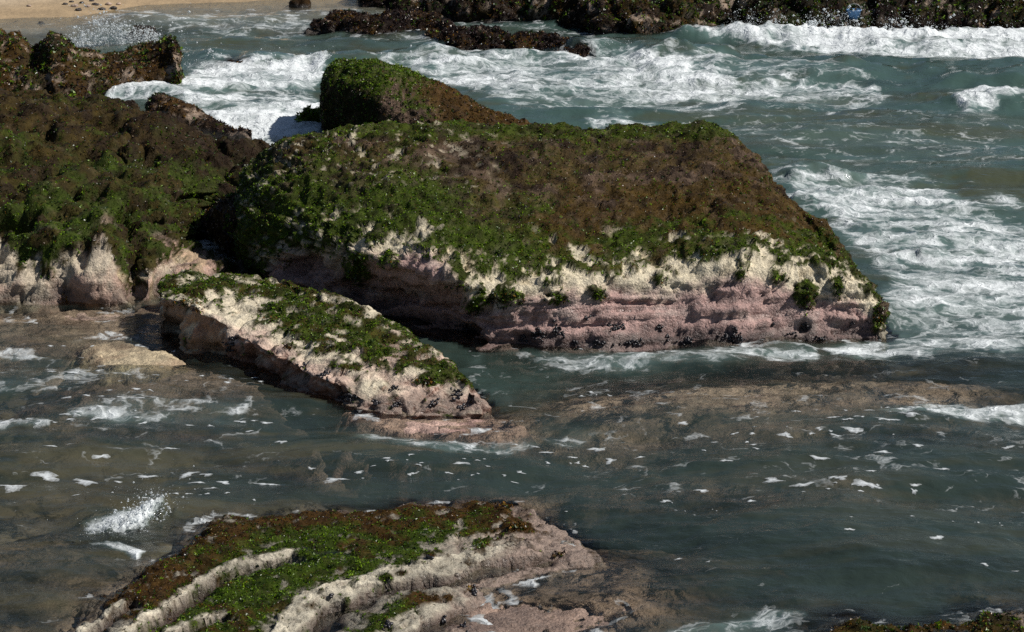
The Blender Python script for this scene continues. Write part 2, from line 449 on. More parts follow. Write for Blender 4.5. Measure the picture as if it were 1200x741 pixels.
def blades(base, nrm, kinds, length, hang, rng):
    n = len(base)
    d = nrm * rng.uniform(0.05, 0.6, (n, 1)) + rng.normal(0, 0.6, (n, 3)); d[:, 2] -= hang * rng.uniform(0, 1, n)
    d /= np.linalg.norm(d, axis=1, keepdims=True)
    s = np.cross(d, rng.normal(0, 1, (n, 3))); s /= np.linalg.norm(s, axis=1, keepdims=True) + 1e-6
    up = np.cross(s, d)
    L = length[:, None]; W = L * rng.uniform(0.22, 0.45, (n, 1))
    b0 = base - nrm * 0.006
    tip = b0 + d * L + up * L * rng.uniform(-0.35, 0.2, (n, 1))
    W = W * 1.25
    Vv = np.stack([b0 + s * W, tip, b0 - s * W * rng.uniform(.2, 1, (n, 1)) + d * L * rng.uniform(0, .4, (n, 1))], 1).reshape(-1, 3)
    F = np.arange(n * 3, dtype=np.int32).reshape(-1, 3)
    mixf = np.clip(0.42 + 0.55 * fbm(base, 13, 2, 0.6, 9.5)[:, None] + rng.normal(0, .2, (n, 1)), 0, 1)
    c = PLO[kinds] * (1 - mixf) + PHI[kinds] * mixf
    c *= rng.uniform(0.85, 1.18, (n, 1))
    return Vv, F, np.repeat(c, 3, 0)

def grow(r, dens, spec, density, blade, hang, seed, maxblades):
    rng = np.random.default_rng(int(seed * 100) + 3)
    F, P, Nn = r.F, r.P, r.N
    a, b, c, d = (P[F[:, k]] for k in range(4))
    area = 0.5 * np.linalg.norm(np.cross(c - a, d - b), axis=1)
    fd = dens[F].mean(1); ctr = (a + b + c + d) / 4
    wgt = area * np.clip(fd, 0, 1) * (ctr[:, 2] > -0.02)
    n = int(min(wgt.sum() * density, maxblades)); nt_ = max(n // 8, 1)
    if wgt.sum() <= 0: return
    f = rng.choice(len(F), nt_, p=wgt / wgt.sum())
    w1, w2 = rng.random((nt_, 1)), rng.random((nt_, 1))
    p = (a[f] * (1 - w1) + b[f] * w1) * (1 - w2) + (d[f] * (1 - w1) + c[f] * w1) * w2
    nn = Nn[F[f, 0]]
    pr = spec[F[f, 0]]; cs = np.cumsum(pr / pr.sum(1, keepdims=True), 1)
    k = (rng.random((nt_, 1)) > cs).sum(1).clip(0, 5)
    # eight blades to a tuft, seated on a small mound
    off = rng.normal(0, 1, (nt_ * 8, 3)); off /= np.linalg.norm(off, axis=1, keepdims=True)
    nr = np.repeat(nn, 8, 0); kk = np.repeat(k, 8)
    off *= np.sign((off * nr).sum(1))[:, None]
    sz = np.repeat(rng.uniform(0.55, 1.45, nt_), 8)
    base = np.repeat(p, 8, 0) + off * (blade[1] * np.array([0.6, .5, .42, .5, .4, .35])[kk] * sz)[:, None] * rng.uniform(.4, 1, (nt_ * 8, 1))
    nr = nr * .6 + off * .6
    ln_ = rng.uniform(blade[0], blade[1], nt_ * 8) * sz * np.array([1.0, 1.0, .62, .85, .55, .62])[kk]
    Vv, Ff, c_ = blades(base, nr, kk, ln_, hang, rng)
    me = make_mesh('seaweed_cover', Vv - r.org, Ff, M_ALG, np.clip(c_, 0.003, 0.8), smooth=False)
    link('seaweed_cover', me, kind='stuff', parent=r.o)

def loft(stations, du, dv, tail=((0, 0.25, -0.3), (0, 0.6, 0)), ends=((-0.15, 0.0), (0.15, 0.0)), toe=0.12, floor=-0.7, ten=0.36):
    S = []
    for st in stations:
        u0, v0 = st[0][:2]
        p0 = at_z(u0, v0) if len(st[0]) == 2 else at_y(u0, v0, st[0][2])
        pts = [np.array([p0[0], p0[1] - toe, floor]), np.array([p0[0], p0[1] - toe * .3, p0[2] - 0.12]), p0]
        for (u, v, dy) in st[1:]: pts.append(at_y(u, v, p0[1] + dy))
        c = pts[-1]
        t1 = c + np.array(tail[0]); t1[2] = max(t1[2], floor)
        t2 = c + np.array(tail[1]); t2[2] = floor
        pts += [t1, t2]; S.append(pts)
    S = np.array(S)
    first = S[0].copy(); last = S[-1].copy()
    for e, off in ((first, ends[0]), (last, ends[1])):
        e[:, 0] += off[0]; e[:, 1] += off[1]; e[:, 2] = floor
    S = np.concatenate([first[None], S, last[None]], 0)
    lu = np.linalg.norm(np.diff(S, axis=0), axis=-1).mean(1).sum(); lv = np.linalg.norm(np.diff(S, axis=1), axis=-1).mean(0).sum()
    return resample(resample(S, max(int(lu / du), 8), 0, ten), max(int(lv / dv), 8), 1, ten)

def lerp3(a, b, t):
    return np.array(a) * (1 - t[:, None]) + np.array(b) * t[:, None]

CREAM, PINK, TURF, DARK = (0.66, 0.58, 0.42), (0.43, 0.275, 0.245), (0.065, 0.043, 0.028), (0.022, 0.017, 0.015)
n01 = lambda x: np.clip(x * 0.5 + 0.5, 0, 1)

def wet(col, P):
    k = sstep(0.19, 0.05, P[:, 2] + 0.08 * fbm(P, 5, 2, 0.5, 77))
    return col * (1 - 0.5 * k)[:, None]

# ------------------------------------------------------------------ seabed and beach (one sheet to the horizon)
def shore_y(x):
    return np.interp(x, [-40, -14, -9.0, -7.4, -6.5, -4, -1.5, 0, 40], [40.5, 40.5, 41.0, 41.3, 42.6, 43.3, 43.6, 43.8, 46])

def build_seabed():
    xs = np.concatenate([np.linspace(-900, -40, 14), np.linspace(-36, -13, 24), np.linspace(-12.6, 12.6, 190), np.linspace(13, 36, 24), np.linspace(40, 900, 14)])
    ys = np.concatenate([np.linspace(-60, 10, 14), np.linspace(11, 50, 260), np.linspace(51, 80, 30), np.linspace(90, 2200, 24)])
    X, Y = np.meshgrid(xs, ys, indexing='ij')
    P = np.stack([X, Y, 0 * X], -1).reshape(-1, 3)
    x, y = P[:, 0], P[:, 1]
    U, V = to_px(P)
    z = -0.75 + 0.10 * fbm(P, 0.5, 4, 0.55, 2)
    sh = sstep(520, 120, U) * sstep(340, 380, V) * sstep(741, 600, V) * (y > 12)
    z = z + sh * (0.50 + 0.12 * fbm(P, 1.4, 4, 0.55, 3))
    z = z + 0.3 * sstep(760, 420, U) * sstep(480, 540, V) * sstep(20, 60, V) * (y > 12) * (1 - sh)
    z = z + .42 * sstep(500, 600, U) * sstep(1240, 1120, U) * sstep(392, 410, V) * sstep(500, 462, V) * (y > 12)
    sy = shore_y(x); dy = y - sy
    beach = np.where(dy > 0, 0.055 * dy + 0.0, 0.10 * dy)
    beach = np.minimum(beach, 2.2 + 0.02 * fbm(P, 0.1, 2))
    z = np.maximum(z, beach + 0.01 * fbm(P, 1.5, 2))
    z = np.where(y > 60, np.maximum(z, 0.0), z)
    P[:, 2] = z
    wetk = sstep(0.14, 0.03, z + 0.02 * fbm(P, 0.6, 2))
    col = lerp3((0.50, 0.40, 0.28), (0.34, 0.245, 0.14), wetk)
    un = sstep(0.0, -0.08, z)
    mot = sstep(0.0, 0.5, fbm(P, 1.1, 4, 0.6, 14))
    col = col * (1 - un)[:, None] + un[:, None] * lerp3((0.30, 0.24, 0.17), (0.085, 0.08, 0.06), mot)
    me = make_mesh('seabed', P, grid_faces(len(xs), len(ys)), M_SAND, np.clip(col, 0.01, 0.8))
    BED.append(P[(y > 11) & (y < 52) & (np.abs(x) < 13)])
    link('beach_and_seabed', me, label='tan wet sand of the beach running down under the sea', kind='structure')
    return (xs, ys, z.reshape(len(xs), len(ys)))

SEABED = build_seabed()

# ------------------------------------------------------------------ the rocks
def clumpblobs(U, V, blobs):
    d = np.zeros(U.shape)
    for (bu, bv, ru, rv) in blobs:
        d = np.maximum(d, 1 - np.hypot((U - bu) / ru, (V - bv) / rv))
    return d

MAIN = [
    [(308, 332), (299, 292, .15), (293, 252, .35), (289, 226, 1.2), (291, 205, 2.0)],
    [(335, 345), (324, 303, .1), (319, 268, .25), (311, 220, 1.0), (309, 184, 2.0)],
    [(390, 362), (386, 326, .22), (380, 284, .08), (365, 212, 1.2), (345, 163, 2.3)],
    [(460, 382), (456, 346, .28), (443, 300, .03), (430, 220, 1.4), (400, 153, 2.9)],
    [(530, 398), (523, 362, .30), (510, 314, .04), (500, 220, 1.8), (490, 151, 3.3)],
    [(572, 409), (575, 372, .08), (577, 335, .13), (580, 240, 1.8), (585, 154, 3.7)],
    [(640, 411), (640, 366, .15), (640, 325, .35), (640, 235, 1.9), (645, 155, 3.8)],
    [(720, 408), (720, 360, .22), (720, 313, .5), (718, 230, 2.0), (715, 153, 3.9)],
    [(800, 404), (800, 355, .22), (800, 307, .5), (795, 225, 2.0), (785, 150, 3.8)],
    [(870, 404), (870, 350, .22), (870, 298, .5), (860, 220, 1.9), (840, 156, 3.6)],
    [(930, 398), (930, 350, .2), (928, 305, .45), (905, 245, 1.5), (880, 186, 2.9)],
    [(980, 396), (980, 355, .15), (975, 315, .35), (953, 280, 1.1), (922, 236, 2.0)],
    [(1012, 395), (1012, 365, .1), (1004, 335, .25), (988, 305, .7), (966, 270, 1.3)],
    [(1028, 394), (1028, 372, .08), (1024, 352, .18), (1014, 335, .4), (1002, 312, .8)],
    [(1036, 392), (1035, 380, .05), (1033, 368, .1), (1028, 360, .2), (1023, 350, .4)],
]
VB_U = [280, 300, 330, 380, 430, 480, 530, 560, 600, 640, 700, 760, 800, 850, 890, 930, 960, 1000, 1022, 1036]
VB_V = [345, 330, 285, 288, 292, 288, 303, 335, 325, 316, 316, 310, 310, 302, 298, 308, 318, 322, 350, 392]
MAIN_CL = [(590, 345, 26, 18), (652, 347, 16, 12), (698, 345, 16, 12), (775, 326, 12, 9), (945, 343, 18, 20), (910, 322, 16, 12),
           (866, 322, 9, 8), (985, 330, 14, 20), (455, 300, 16, 16), (420, 310, 22, 26), (560, 350, 20, 22), (1028, 370, 10, 34),
           (540, 320, 20, 14), (640, 330, 22, 10), (720, 325, 14, 8)]

def paint_main(P, Nn, U, V):
    vb = np.interp(U, VB_U, VB_V)
    nz = fbm(P, 5, 4, 0.6, 21); nl = fbm(P, 1.3, 3, 0.5, 22); nf = fbm(P, 12, 3, 0.6, 23)
    e = (vb - V) + 26 * nz + 8 * nf
    dens = sstep(-5, 8, e)
    holes = np.maximum(sstep(0.5, 0.75, fbm(P, 3.2, 4, 0.6, 24) + 0.25 * nf) * sstep(70, 20, vb - V), .8 * sstep(.42, .62, fbm(P, 6.5, 4, .65, 34)) * sstep(640, 420, U + 90 * nl) * sstep(60, 90, vb - V))
    dens = dens * (1 - 0.9 * holes)
    bl = clumpblobs(U, V, MAIN_CL) + 0.75 * nz + .35 * nf
    dens = np.maximum(dens, sstep(0.22, 0.45, bl) * (clumpblobs(U, V, MAIN_CL) > .02))
    dens *= sstep(-0.02, 0.05, P[:, 2])
    # bare rock
    band = (V - vb) + 16 * nl + 9 * nz
    cream_r = sstep(480, 620, U)
    pk = sstep(14, 40, band * (0.75 + 0.25 * cream_r) + (1 - cream_r) * 22)
    col = lerp3(CREAM, PINK, pk)
    streak = sstep(0.1, 0.7, fbm(P, 1, 4, 0.6, 26, (.8, .8, 26)))
    col = col * (1 - 0.55 * streak * pk)[:, None]; lowd = sstep(.16, .02, P[:, 2] + .06 * nl) ; col = col * (1 - .3 * lowd)[:, None]
    pale = sstep(0.2, 0.65, fbm(P, 2.2, 4, 0.6, 27, (1, 1, 2.5))) * pk
    col = col * (1 - pale * .5)[:, None] + (pale * .5)[:, None] * np.array((0.52, 0.42, 0.37))
    och = sstep(0.2, 0.7, fbm(P, 2.5, 3, 0.6, 28)) * (1 - pk)
    col = col * (1 - 0.35 * och)[:, None] + (0.35 * och)[:, None] * np.array((0.42, 0.29, 0.12))
    turfc = lerp3(TURF, (0.19, 0.14, 0.105), sstep(0.35, 0.8, nz + 0.6 * nf))
    col = col * (1 - dens)[:, None] + turfc * dens[:, None]
    col = wet(col, P)
    # seaweed kinds
    brown = .85 * sstep(-40, 40, poly_sd(U, V, [(820, 205), (912, 215), (1010, 300), (965, 296), (890, 282), (800, 292), (700, 290), (630, 268), (640, 250), (720, 236)]) + 55 * nl + 45 * nz)
    wfr = np.interp(U, [300, 600, 690, 1000], [105, 92, 40, 36])
    front = sstep(1.25 * wfr, .3 * wfr, (vb - V) + 34 * nl + 26 * nz)
    left = sstep(350, 305, U + 40 * nl + 20 * nz)
    back = sstep(167, 158, V + 8 * nz) * sstep(900, 850, U)
    rt = sstep(960, 1000, U)
    mixz = np.clip(1 - brown - front - left, 0, 1)
    s = np.zeros((len(P), 6))
    gpatch = sstep(0.05, 0.45, nz + 0.7 * nl); dpatch = sstep(0.05, 0.4, fbm(P, 4, 3, 0.55, 31)); ppatch = sstep(0.0, 0.4, fbm(P, 2.6, 3, 0.6, 33))
    s[:, 0] = 0.12 + 2.2 * front + .30 * brown + 0.8 * left + 1.8 * back + 0.6 * mixz * gpatch
    s[:, 1] = 0.10 + 0.4 * front + 0.75 * left + 0.3 * mixz * gpatch + 0.4 * rt
    s[:, 2] = 0.10 + 1.7 * brown + 0.40 * mixz + 0.20 * front
    s[:, 3] = 0.10 + 2.2 * mixz * dpatch + 0.5 * brown * dpatch * sstep(235, 200, V) + 0.7 * rt
    s[:, 4] = 0.03 + (1.1 * mixz * ppatch + .35 * mixz) * (1 - back)
    s[:, 5] = 0.10 + 0.75 * brown + 0.2 * back + .25 * front + .5 * mixz
    return dens, col, s

G = loft(MAIN, 0.022, 0.021, ends=((-0.1, 0.1), (0.12, 0.15)))
R_MAIN = finish_rock('boulder', G, 'largest flat-topped boulder in the middle, weedy above a bare pink and cream face', 'boulder', paint_main,
                     group='weedy rocks along the shore', density=15500, turf=0.055, lump=0.055, strata=0.075, fine=0.016, seed=1, blade=(.009, .020), face=.12, facemask=lambda U: sstep(640, 560, U) * .9 + .1, cell=(1.3, .018, .02, (1, 1, 2.2)), dents=[(345, 318, 22, 12, .10), (405, 338, 34, 10, .12), (462, 352, 30, 9, .12), (470, 374, 60, 9, .14), (535, 386, 30, 11, .14), (620, 392, 26, 8, .08), (760, 352, 46, 3.5, .05), (690, 378, 50, 3, .04), (860, 372, 60, 3, .04), (940, 384, 10, 6, .05), (560, 362, 14, 8, .08)])

def paint_slab(P, Nn, U, V):
    nz = fbm(P, 6, 4, 0.6, 41); nl = fbm(P, 1.8, 3, 0.5, 42); nf = fbm(P, 14, 3, 0.6, 43)
    sd = poly_sd(U, V, [(180, 330), (200, 318), (300, 312), (345, 322), (410, 347), (470, 378), (515, 410), (562, 446), (560, 455), (530, 447), (500, 433),
                        (455, 437), (430, 428), (415, 412), (385, 415), (362, 402), (330, 396), (322, 380), (305, 372), (306, 352), (292, 346), (276, 352), (250, 342), (238, 348), (228, 355), (205, 350), (184, 345)])
    dens = sstep(-3, 5, sd + 9 * nz + 5 * nf)
    dens *= 1 - 0.9 * sstep(0.12, 0.38, fbm(P, 3.4, 4, .6, 48)) * sstep(46, 16, sd)
    dens = np.maximum(dens, .9 * sstep(.38, .55, fbm(P, 4.2, 3, .6, 47)) * sstep(-28, -4, sd) * sstep(.5, .7, Nn[:, 2]))
    bl = clumpblobs(U, V, [(504, 444, 24, 12), (548, 444, 14, 10), (408, 430, 26, 6), (430, 404, 20, 8)]) + 0.3 * nz
    dens = np.maximum(dens, sstep(0.15, 0.35, bl))
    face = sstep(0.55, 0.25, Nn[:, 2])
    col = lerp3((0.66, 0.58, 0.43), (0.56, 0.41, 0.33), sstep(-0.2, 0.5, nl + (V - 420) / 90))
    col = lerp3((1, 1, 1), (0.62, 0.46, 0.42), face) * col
    dk = sstep(0.25, 0.6, nz + 0.3 * nf); col = col * (1 - 0.4 * dk)[:, None]
    turfc = lerp3(TURF, (0.13, 0.10, 0.06), sstep(0.3, 0.8, nz))
    col = col * (1 - dens)[:, None] + turfc * dens[:, None]
    s = np.zeros((len(P), 6)); br = sstep(-.1, 0.3, fbm(P, 4, 3, 0.6, 45))
    s[:, 0] = 1.0; s[:, 1] = 0.5; s[:, 2] = 0.15 + 0.9 * br; s[:, 3] = 0.06 + 0.5 * br; s[:, 5] = 0.35
    return dens, wet(col, P), s

SLAB = [
    [(203, 386), (187, 350, -.05), (189, 336, .3), (202, 324, .8)],
    [(222, 408), (228, 360, -.06), (245, 338, .6), (265, 320, 1.1)],
    [(262, 416), (264, 381, -.05), (290, 350, .6), (320, 325, 1.2)],
    [(300, 433), (300, 404, -.04), (335, 370, .6), (365, 338, 1.2)],
    [(350, 456), (352, 428, -.03), (385, 392, .55), (415, 356, 1.3)],
    [(390, 471), (392, 448, .0), (425, 412, .5), (458, 380, 1.2)],
    [(425, 481), (430, 467, .04), (470, 430, .5), (503, 410, .9)],
    [(480, 487), (485, 474, .12), (510, 452, .4), (535, 434, .65)],
    [(535, 487), (537, 480, .08), (548, 467, .25), (553, 455, .4)],
    [(565, 488), (563, 482, .05), (560, 476, .1), (560, 470, .2)],
]
G = loft(SLAB, 0.016, 0.015, ten=.14, tail=((0.1, 0.12, -0.15), (0.15, 0.35, 0)), ends=((-0.03, 0.15), (0.15, -0.05)))
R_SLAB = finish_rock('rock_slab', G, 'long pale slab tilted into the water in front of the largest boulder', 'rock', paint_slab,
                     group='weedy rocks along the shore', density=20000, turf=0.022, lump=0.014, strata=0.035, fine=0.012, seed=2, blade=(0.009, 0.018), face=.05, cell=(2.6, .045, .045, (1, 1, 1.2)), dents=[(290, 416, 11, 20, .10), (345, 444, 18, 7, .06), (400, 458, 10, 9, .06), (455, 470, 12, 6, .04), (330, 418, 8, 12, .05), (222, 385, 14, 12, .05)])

LEDGE = [
    [(-170, 362), (-170, 292, .3), (-160, 232, 1.8), (-150, 165, 3.5), (-140, 104, 6.0)],
    [(0, 361), (0, 297, .35), (0, 240, 1.5), (0, 170, 3.4), (12, 104, 6.2)],
    [(60, 358), (62, 287, .35), (62, 240, 1.3), (65, 174, 3.3), (78, 112, 5.9)],
    [(130, 356), (126, 276, .4), (128, 236, 1.4), (130, 180, 3.2), (140, 119, 5.6)],
    [(158, 356), (152, 328, .5), (148, 262, 1.1), (150, 182, 3.1), (163, 121, 5.5)],
    [(175, 353), (172, 312, .3), (170, 262, 1.2), (178, 190, 3.0), (188, 132, 5.0)],
    [(208, 348), (202, 306, .35), (206, 268, 1.0), (214, 205, 2.7), (214, 158, 4.3)],
    [(245, 340), (240, 310, .35), (231, 279, 2.2), (248, 210, 2.9), (250, 167, 4.0)],
    [(283, 326), (276, 313, .2), (258, 294, 1.0), (275, 215, 2.2), (290, 163, 3.6)],
    [(306, 312), (303, 302, .25), (300, 292, .8), (303, 207, 1.8), (325, 169, 2.9)],
    [(330, 310), (328, 300, .2), (326, 288, .6), (330, 215, 1.4), (345, 175, 2.2)],
]
LEDGE_DENTS = [(15, 262, 30, 14, .30), (122, 180, 34, 8, .26), (172, 182, 9, 24, .22), (60, 205, 26, 5, .18), (215, 232, 30, 6, .18), (95, 232, 24, 6, .18), (40, 152, 30, 5, .2), (150, 262, 10, 24, .18), (190, 262, 26, 5, .14), (225, 190, 20, 6, .16), (98, 300, 12, 26, .10)]
def paint_ledge(P, Nn, U, V):
    nz = fbm(P, 4.5, 4, 0.6, 51); nl = fbm(P, 1.1, 3, 0.5, 52); nf = fbm(P, 12, 3, 0.6, 53)
    vb = np.interp(U, [-200, 0, 25, 45, 75, 95, 118, 130, 150, 170, 185, 205, 240, 255, 330], [290, 288, 312, 318, 316, 288, 282, 300, 338, 325, 308, 303, 290, 330, 345])
    e = vb - V + 20 * nz + 10 * nf
    dens = sstep(-5, 7, e)
    gully = sstep(0.10, 0.02, P[:, 2]) * sstep(205, 240, U)
    dens *= (1 - gully) * sstep(-0.02, 0.04, P[:, 2])
    holes = sstep(0.45, 0.75, fbm(P, 2.2, 4, 0.6, 54) + 0.3 * nf)
    dens *= 1 - 0.8 * holes * sstep(60, 15, vb - V)
    col = lerp3((0.52, 0.44, 0.33), (0.47, 0.31, 0.24), sstep(-0.25, 0.35, nl + 0.4 * nz))
    yel = sstep(0.25, 0.6, fbm(P, 2.4, 3, 0.6, 55)); col = col * (1 - .3 * yel)[:, None] + .3 * yel[:, None] * np.array((.40, .34, .12))
    col = col * (1 - 0.45 * sstep(0.2, 0.6, fbm(P, 5, 4, 0.65, 56)))[:, None]
    turfc = lerp3(TURF, (0.13, 0.09, 0.065), sstep(0.3, 0.8, nz + 0.5 * nf))
    col = col * (1 - dens)[:, None] + turfc * dens[:, None]
    s = np.zeros((len(P), 6))
    low = sstep(150, 225, V + 40 * nl + 25 * nz) * (.12 + .88 * sstep(-.12, .22, fbm(P, 2.4, 4, .6, 59))) * sstep(330, 210, U + 60 * nl)
    dk = sstep(150, 260, U + 0.6 * (200 - V) + 60 * nl)
    dp = sstep(0.0, 0.4, fbm(P, 3.5, 3, 0.55, 57))
    s[:, 0] = 0.05 + 2.0 * low + 0.5 * sstep(0.1, 0.5, nl); s[:, 1] = 0.45 + 0.8 * low
    s[:, 2] = 0.15 + 0.38 * (1 - low) ; s[:, 3] = 0.30 + 1.2 * dp * (1 - low) + 0.8 * dk * (1 - low)
    s[:, 4] = 0.02 + 0.10 * (1 - low) * sstep(0.1, 0.6, nz); s[:, 5] = 0.15 + 0.3 * (1 - low) * (1 - dk)
    return dens, wet(col, P), s

G = loft(LEDGE, 0.026, 0.026, tail=((0, 0.15, -0.35), (0, 0.4, 0)), ends=((-0.3, 0.1), (0.05, 0.1)))
R_LEDGE = finish_rock('rock_ledge', G, 'broad weed-covered ledge on the left with a bare cream face above the water', 'rock', paint_ledge,
                      group='weedy rocks along the shore', density=11500, maxblades=230000, turf=0.045, lump=0.12, strata=0.05, fine=0.02, seed=3, blade=(.010, .022), face=.05, cell=(1.3, .08, .09, (1, 1, 1)), dents=LEDGE_DENTS)

def paint_plain(kind_w, bare=0.0, green_top=0.0, seed=60, base=TURF, alt=(0.10, 0.07, 0.052), dens_k=1.0):
    def f(P, Nn, U, V):
        nz = fbm(P, 4, 4, 0.6, seed); nl = fbm(P, 1.2, 3, 0.5, seed + 1)
        dens = np.full(len(P), dens_k) * sstep(-0.01, 0.06, P[:, 2])
        b = sstep(1 - bare - 0.2, 1 - bare + 0.1, nz * .6 + nl * .5 + 0.5)
        dens *= 1 - 0.8 * b
        col = lerp3(base, alt, sstep(0.2, 0.8, nz + 0.3 * nl))
        col = col * (1 - b)[:, None] + b[:, None] * np.array((0.34, 0.25, 0.18))
        s = np.tile(np.array(kind_w, float), (len(P), 1))
        s *= 0.35 + 1.3 * np.stack([n01(2.2 * fbm(P, 1.6, 3, 0.5, seed + 3 + k)) for k in range(6)], 1)
        top = sstep(0.25, 0.8, Nn[:, 2]) * green_top
        s[:, 0] += top; s[:, 1] += top * .5
        return dens, wet(col, P), s
    return f

KNOB = [
    [(176, 146), (178, 130, .1), (180, 121, .4)], [(197, 150), (197, 128, .1), (199, 113, .4)], [(222, 152), (224, 138, .1), (224, 125, .4)],
    [(246, 155), (248, 148, .1), (250, 141, .35)], [(270, 160), (272, 156, .1), (276, 152, .3)], [(290, 163), (292, 161, .05), (294, 159, .15)]]
G = loft(KNOB, 0.025, 0.025, toe=0.02)
finish_rock('boulder', G, 'dark brown rock with a pink patch behind the foam gap in the left ledge', 'boulder',
            paint_plain((.05, .15, .6, 1.0, .3, .1), bare=.2, seed=65), group='weedy rocks along the shore', density=4000, turf=0.04, lump=0.06, seed=4.5, blade=(.02, .04))

WEDGE = [
    [(230, 271), (234, 264, .1), (241, 258, .4)],
    [(250, 285), (247, 251, .2), (256, 241, .6)],
    [(272, 300), (268, 247, .15), (278, 233, .6)],
    [(290, 312), (286, 266, .1), (294, 236, .7)],
    [(302, 306), (301, 275, .15), (305, 242, .6)],
]
G = loft(WEDGE, 0.02, 0.02, toe=0.03, tail=((0.05, 0.1, -0.15), (0.1, 0.3, 0)), ends=((-0.05, 0.1), (0.08, 0.1)))
finish_rock('boulder', G, 'small brown boulder wedged in the dark gully between left ledge and largest boulder', 'boulder',
            paint_plain((.1, .2, .5, .8, .35, .1), seed=61), group='weedy rocks along the shore', density=3500, turf=0.03, lump=0.04, seed=4)

BACKBLK = [
    [(-160, 118), (-160, 85, .3), (-150, 55, 1.2), (-150, 40, 2.2)],
    [(0, 118), (0, 86, .3), (4, 54, .9), (8, 39, 1.6)],
    [(22, 118), (22, 84, .3), (22, 54, .9), (22, 42, 1.5)],
    [(42, 119), (40, 92, .3), (40, 68, .9), (40, 58, 1.5)],
    [(62, 119), (62, 84, .3), (60, 50, .8), (60, 38, 1.3)],
    [(76, 119), (76, 86, .3), (74, 54, .8), (73, 43, 1.3)],
    [(95, 118), (93, 92, .3), (90, 70, .7), (88, 59, 1.3)],
    [(125, 111), (125, 90, .2), (128, 71, .6), (130, 59, 1.3)],
    [(165, 105), (165, 85, .2), (168, 65, .6), (170, 52, 1.2)],
    [(195, 106), (195, 85, .15), (197, 60, .5), (195, 47, 1.0)],
    [(210, 107), (212, 86, .1), (209, 66, .3), (205, 56, .7)],
]
G = loft(BACKBLK, 0.03, 0.03, tail=((0, 0.2, -0.2), (0, 0.5, 0)), ends=((-0.2, 0.1), (0.03, 0.2)))
finish_rock('boulder', G, 'dark brown blocky rock at the left edge with spray breaking behind it', 'boulder',
            paint_plain((.12, .25, .75, .6, .15, .3), bare=0.12, green_top=0.1, seed=70), group='weedy rocks along the shore', density=4200,
            turf=0.05, lump=0.05, seed=5, cell=(1.0, .06, .05, (1, 1, 1)), blade=(.022, .044))

CONE = [
    [(400, 154), (382, 112, -.05), (383, 94, .25), (388, 85, .6)],
    [(418, 160), (410, 112, -.10), (406, 82, .3), (410, 76, .7)],
    [(446, 166), (445, 115, .0), (441, 80, .45), (441, 74, .9)],
    [(480, 166), (478, 125, .12), (474, 94, .4), (472, 83, .9)],
    [(530, 164), (528, 136, .12), (525, 117, .35), (522, 106, .7)],
    [(585, 162), (582, 150, .1), (578, 141, .25), (575, 133, .5)],
    [(630, 158), (628, 156, .05), (626, 154, .12), (622, 152, .25)],
]
def paint_cone(P, Nn, U, V):
    nz = fbm(P, 4, 4, 0.6, 81); nl = fbm(P, 1.4, 3, 0.5, 82)
    dens = sstep(-0.01, 0.05, P[:, 2])
    col = lerp3(TURF, (0.16, 0.11, 0.085), sstep(0.1, 0.7, nz))
    topg = sstep(0.45, 0.75, Nn[:, 2] + 0.25 * nz) * sstep(530, 470, U + 30 * nl); lf = sstep(452, 438, U)
    br = sstep(470, 540, U + 40 * nl)
    s = np.zeros((len(P), 6))
    s[:, 0] = 0.03 + 2.2 * topg + 0.2 * lf; s[:, 1] = 0.12 + .6 * lf; s[:, 2] = .3 + 1.3 * br; s[:, 3] = .35 + .3 * lf
    s[:, 4] = 1.1 * (1 - br) * (1 - topg) * (1 - lf); s[:, 5] = .15 + .4 * br + .3 * topg
    return dens, wet(col, P), s
G = loft(CONE, 0.02, 0.02, toe=0.0, tail=((0.05, 0.2, -0.2), (0.1, 0.5, 0)), ends=((0.02, 0.15), (0.12, 0.05)))
finish_rock('boulder', G, 'rounded boulder behind the largest one, shaded on its left and sloping down rightward', 'boulder', paint_cone,
            group='weedy rocks along the shore', density=11000, turf=0.045, lump=0.05, seed=6, blade=(.013, .026))

GREEN = [[(350, 145), (353, 139, .05), (357, 136, .2)], [(366, 146), (366, 134, .1), (368, 130, .4)], [(388, 145), (388, 134, .1), (390, 131, .35)], [(400, 144), (400, 140, .1), (401, 138, .2)]]
G = loft(GREEN, 0.02, 0.02, toe=0.02, ends=((-0.06, 0.05), (0.05, 0.05)))
finish_rock('rock', G, 'low bright green rock poking out of the foam left of the rounded boulder', 'rock', paint_plain((1, .5, .1, .1, 0, .4), seed=90, base=(.05, .07, .02)),
            group='weedy rocks along the shore', density=3500, turf=0.02, lump=0.02, seed=7, blade=(.03, .05))

def far(name, st, label, w8, seed, dens=1500, green_top=0.0, du=0.04, tail=((0, 0.3, -0.2), (0, 0.8, 0)), lump=0.12, bare=0.05, fine=.03, turf=.09, ends=((-0.15, 0.1), (0.15, 0.1)), cat='rock', bl=(.022, .045), cell=None):
    g = loft(st, du, du, tail=tail, ends=ends)
    return finish_rock(name, g, label, cat, paint_plain(w8, bare=bare, green_top=green_top, seed=seed, base=(.03, .022, .016), alt=(.06, .043, .032)), group='weedy rocks along the shore',
                       density=dens, turf=turf, lump=lump, fine=fine, seed=seed / 10, blade=bl, cell=cell)

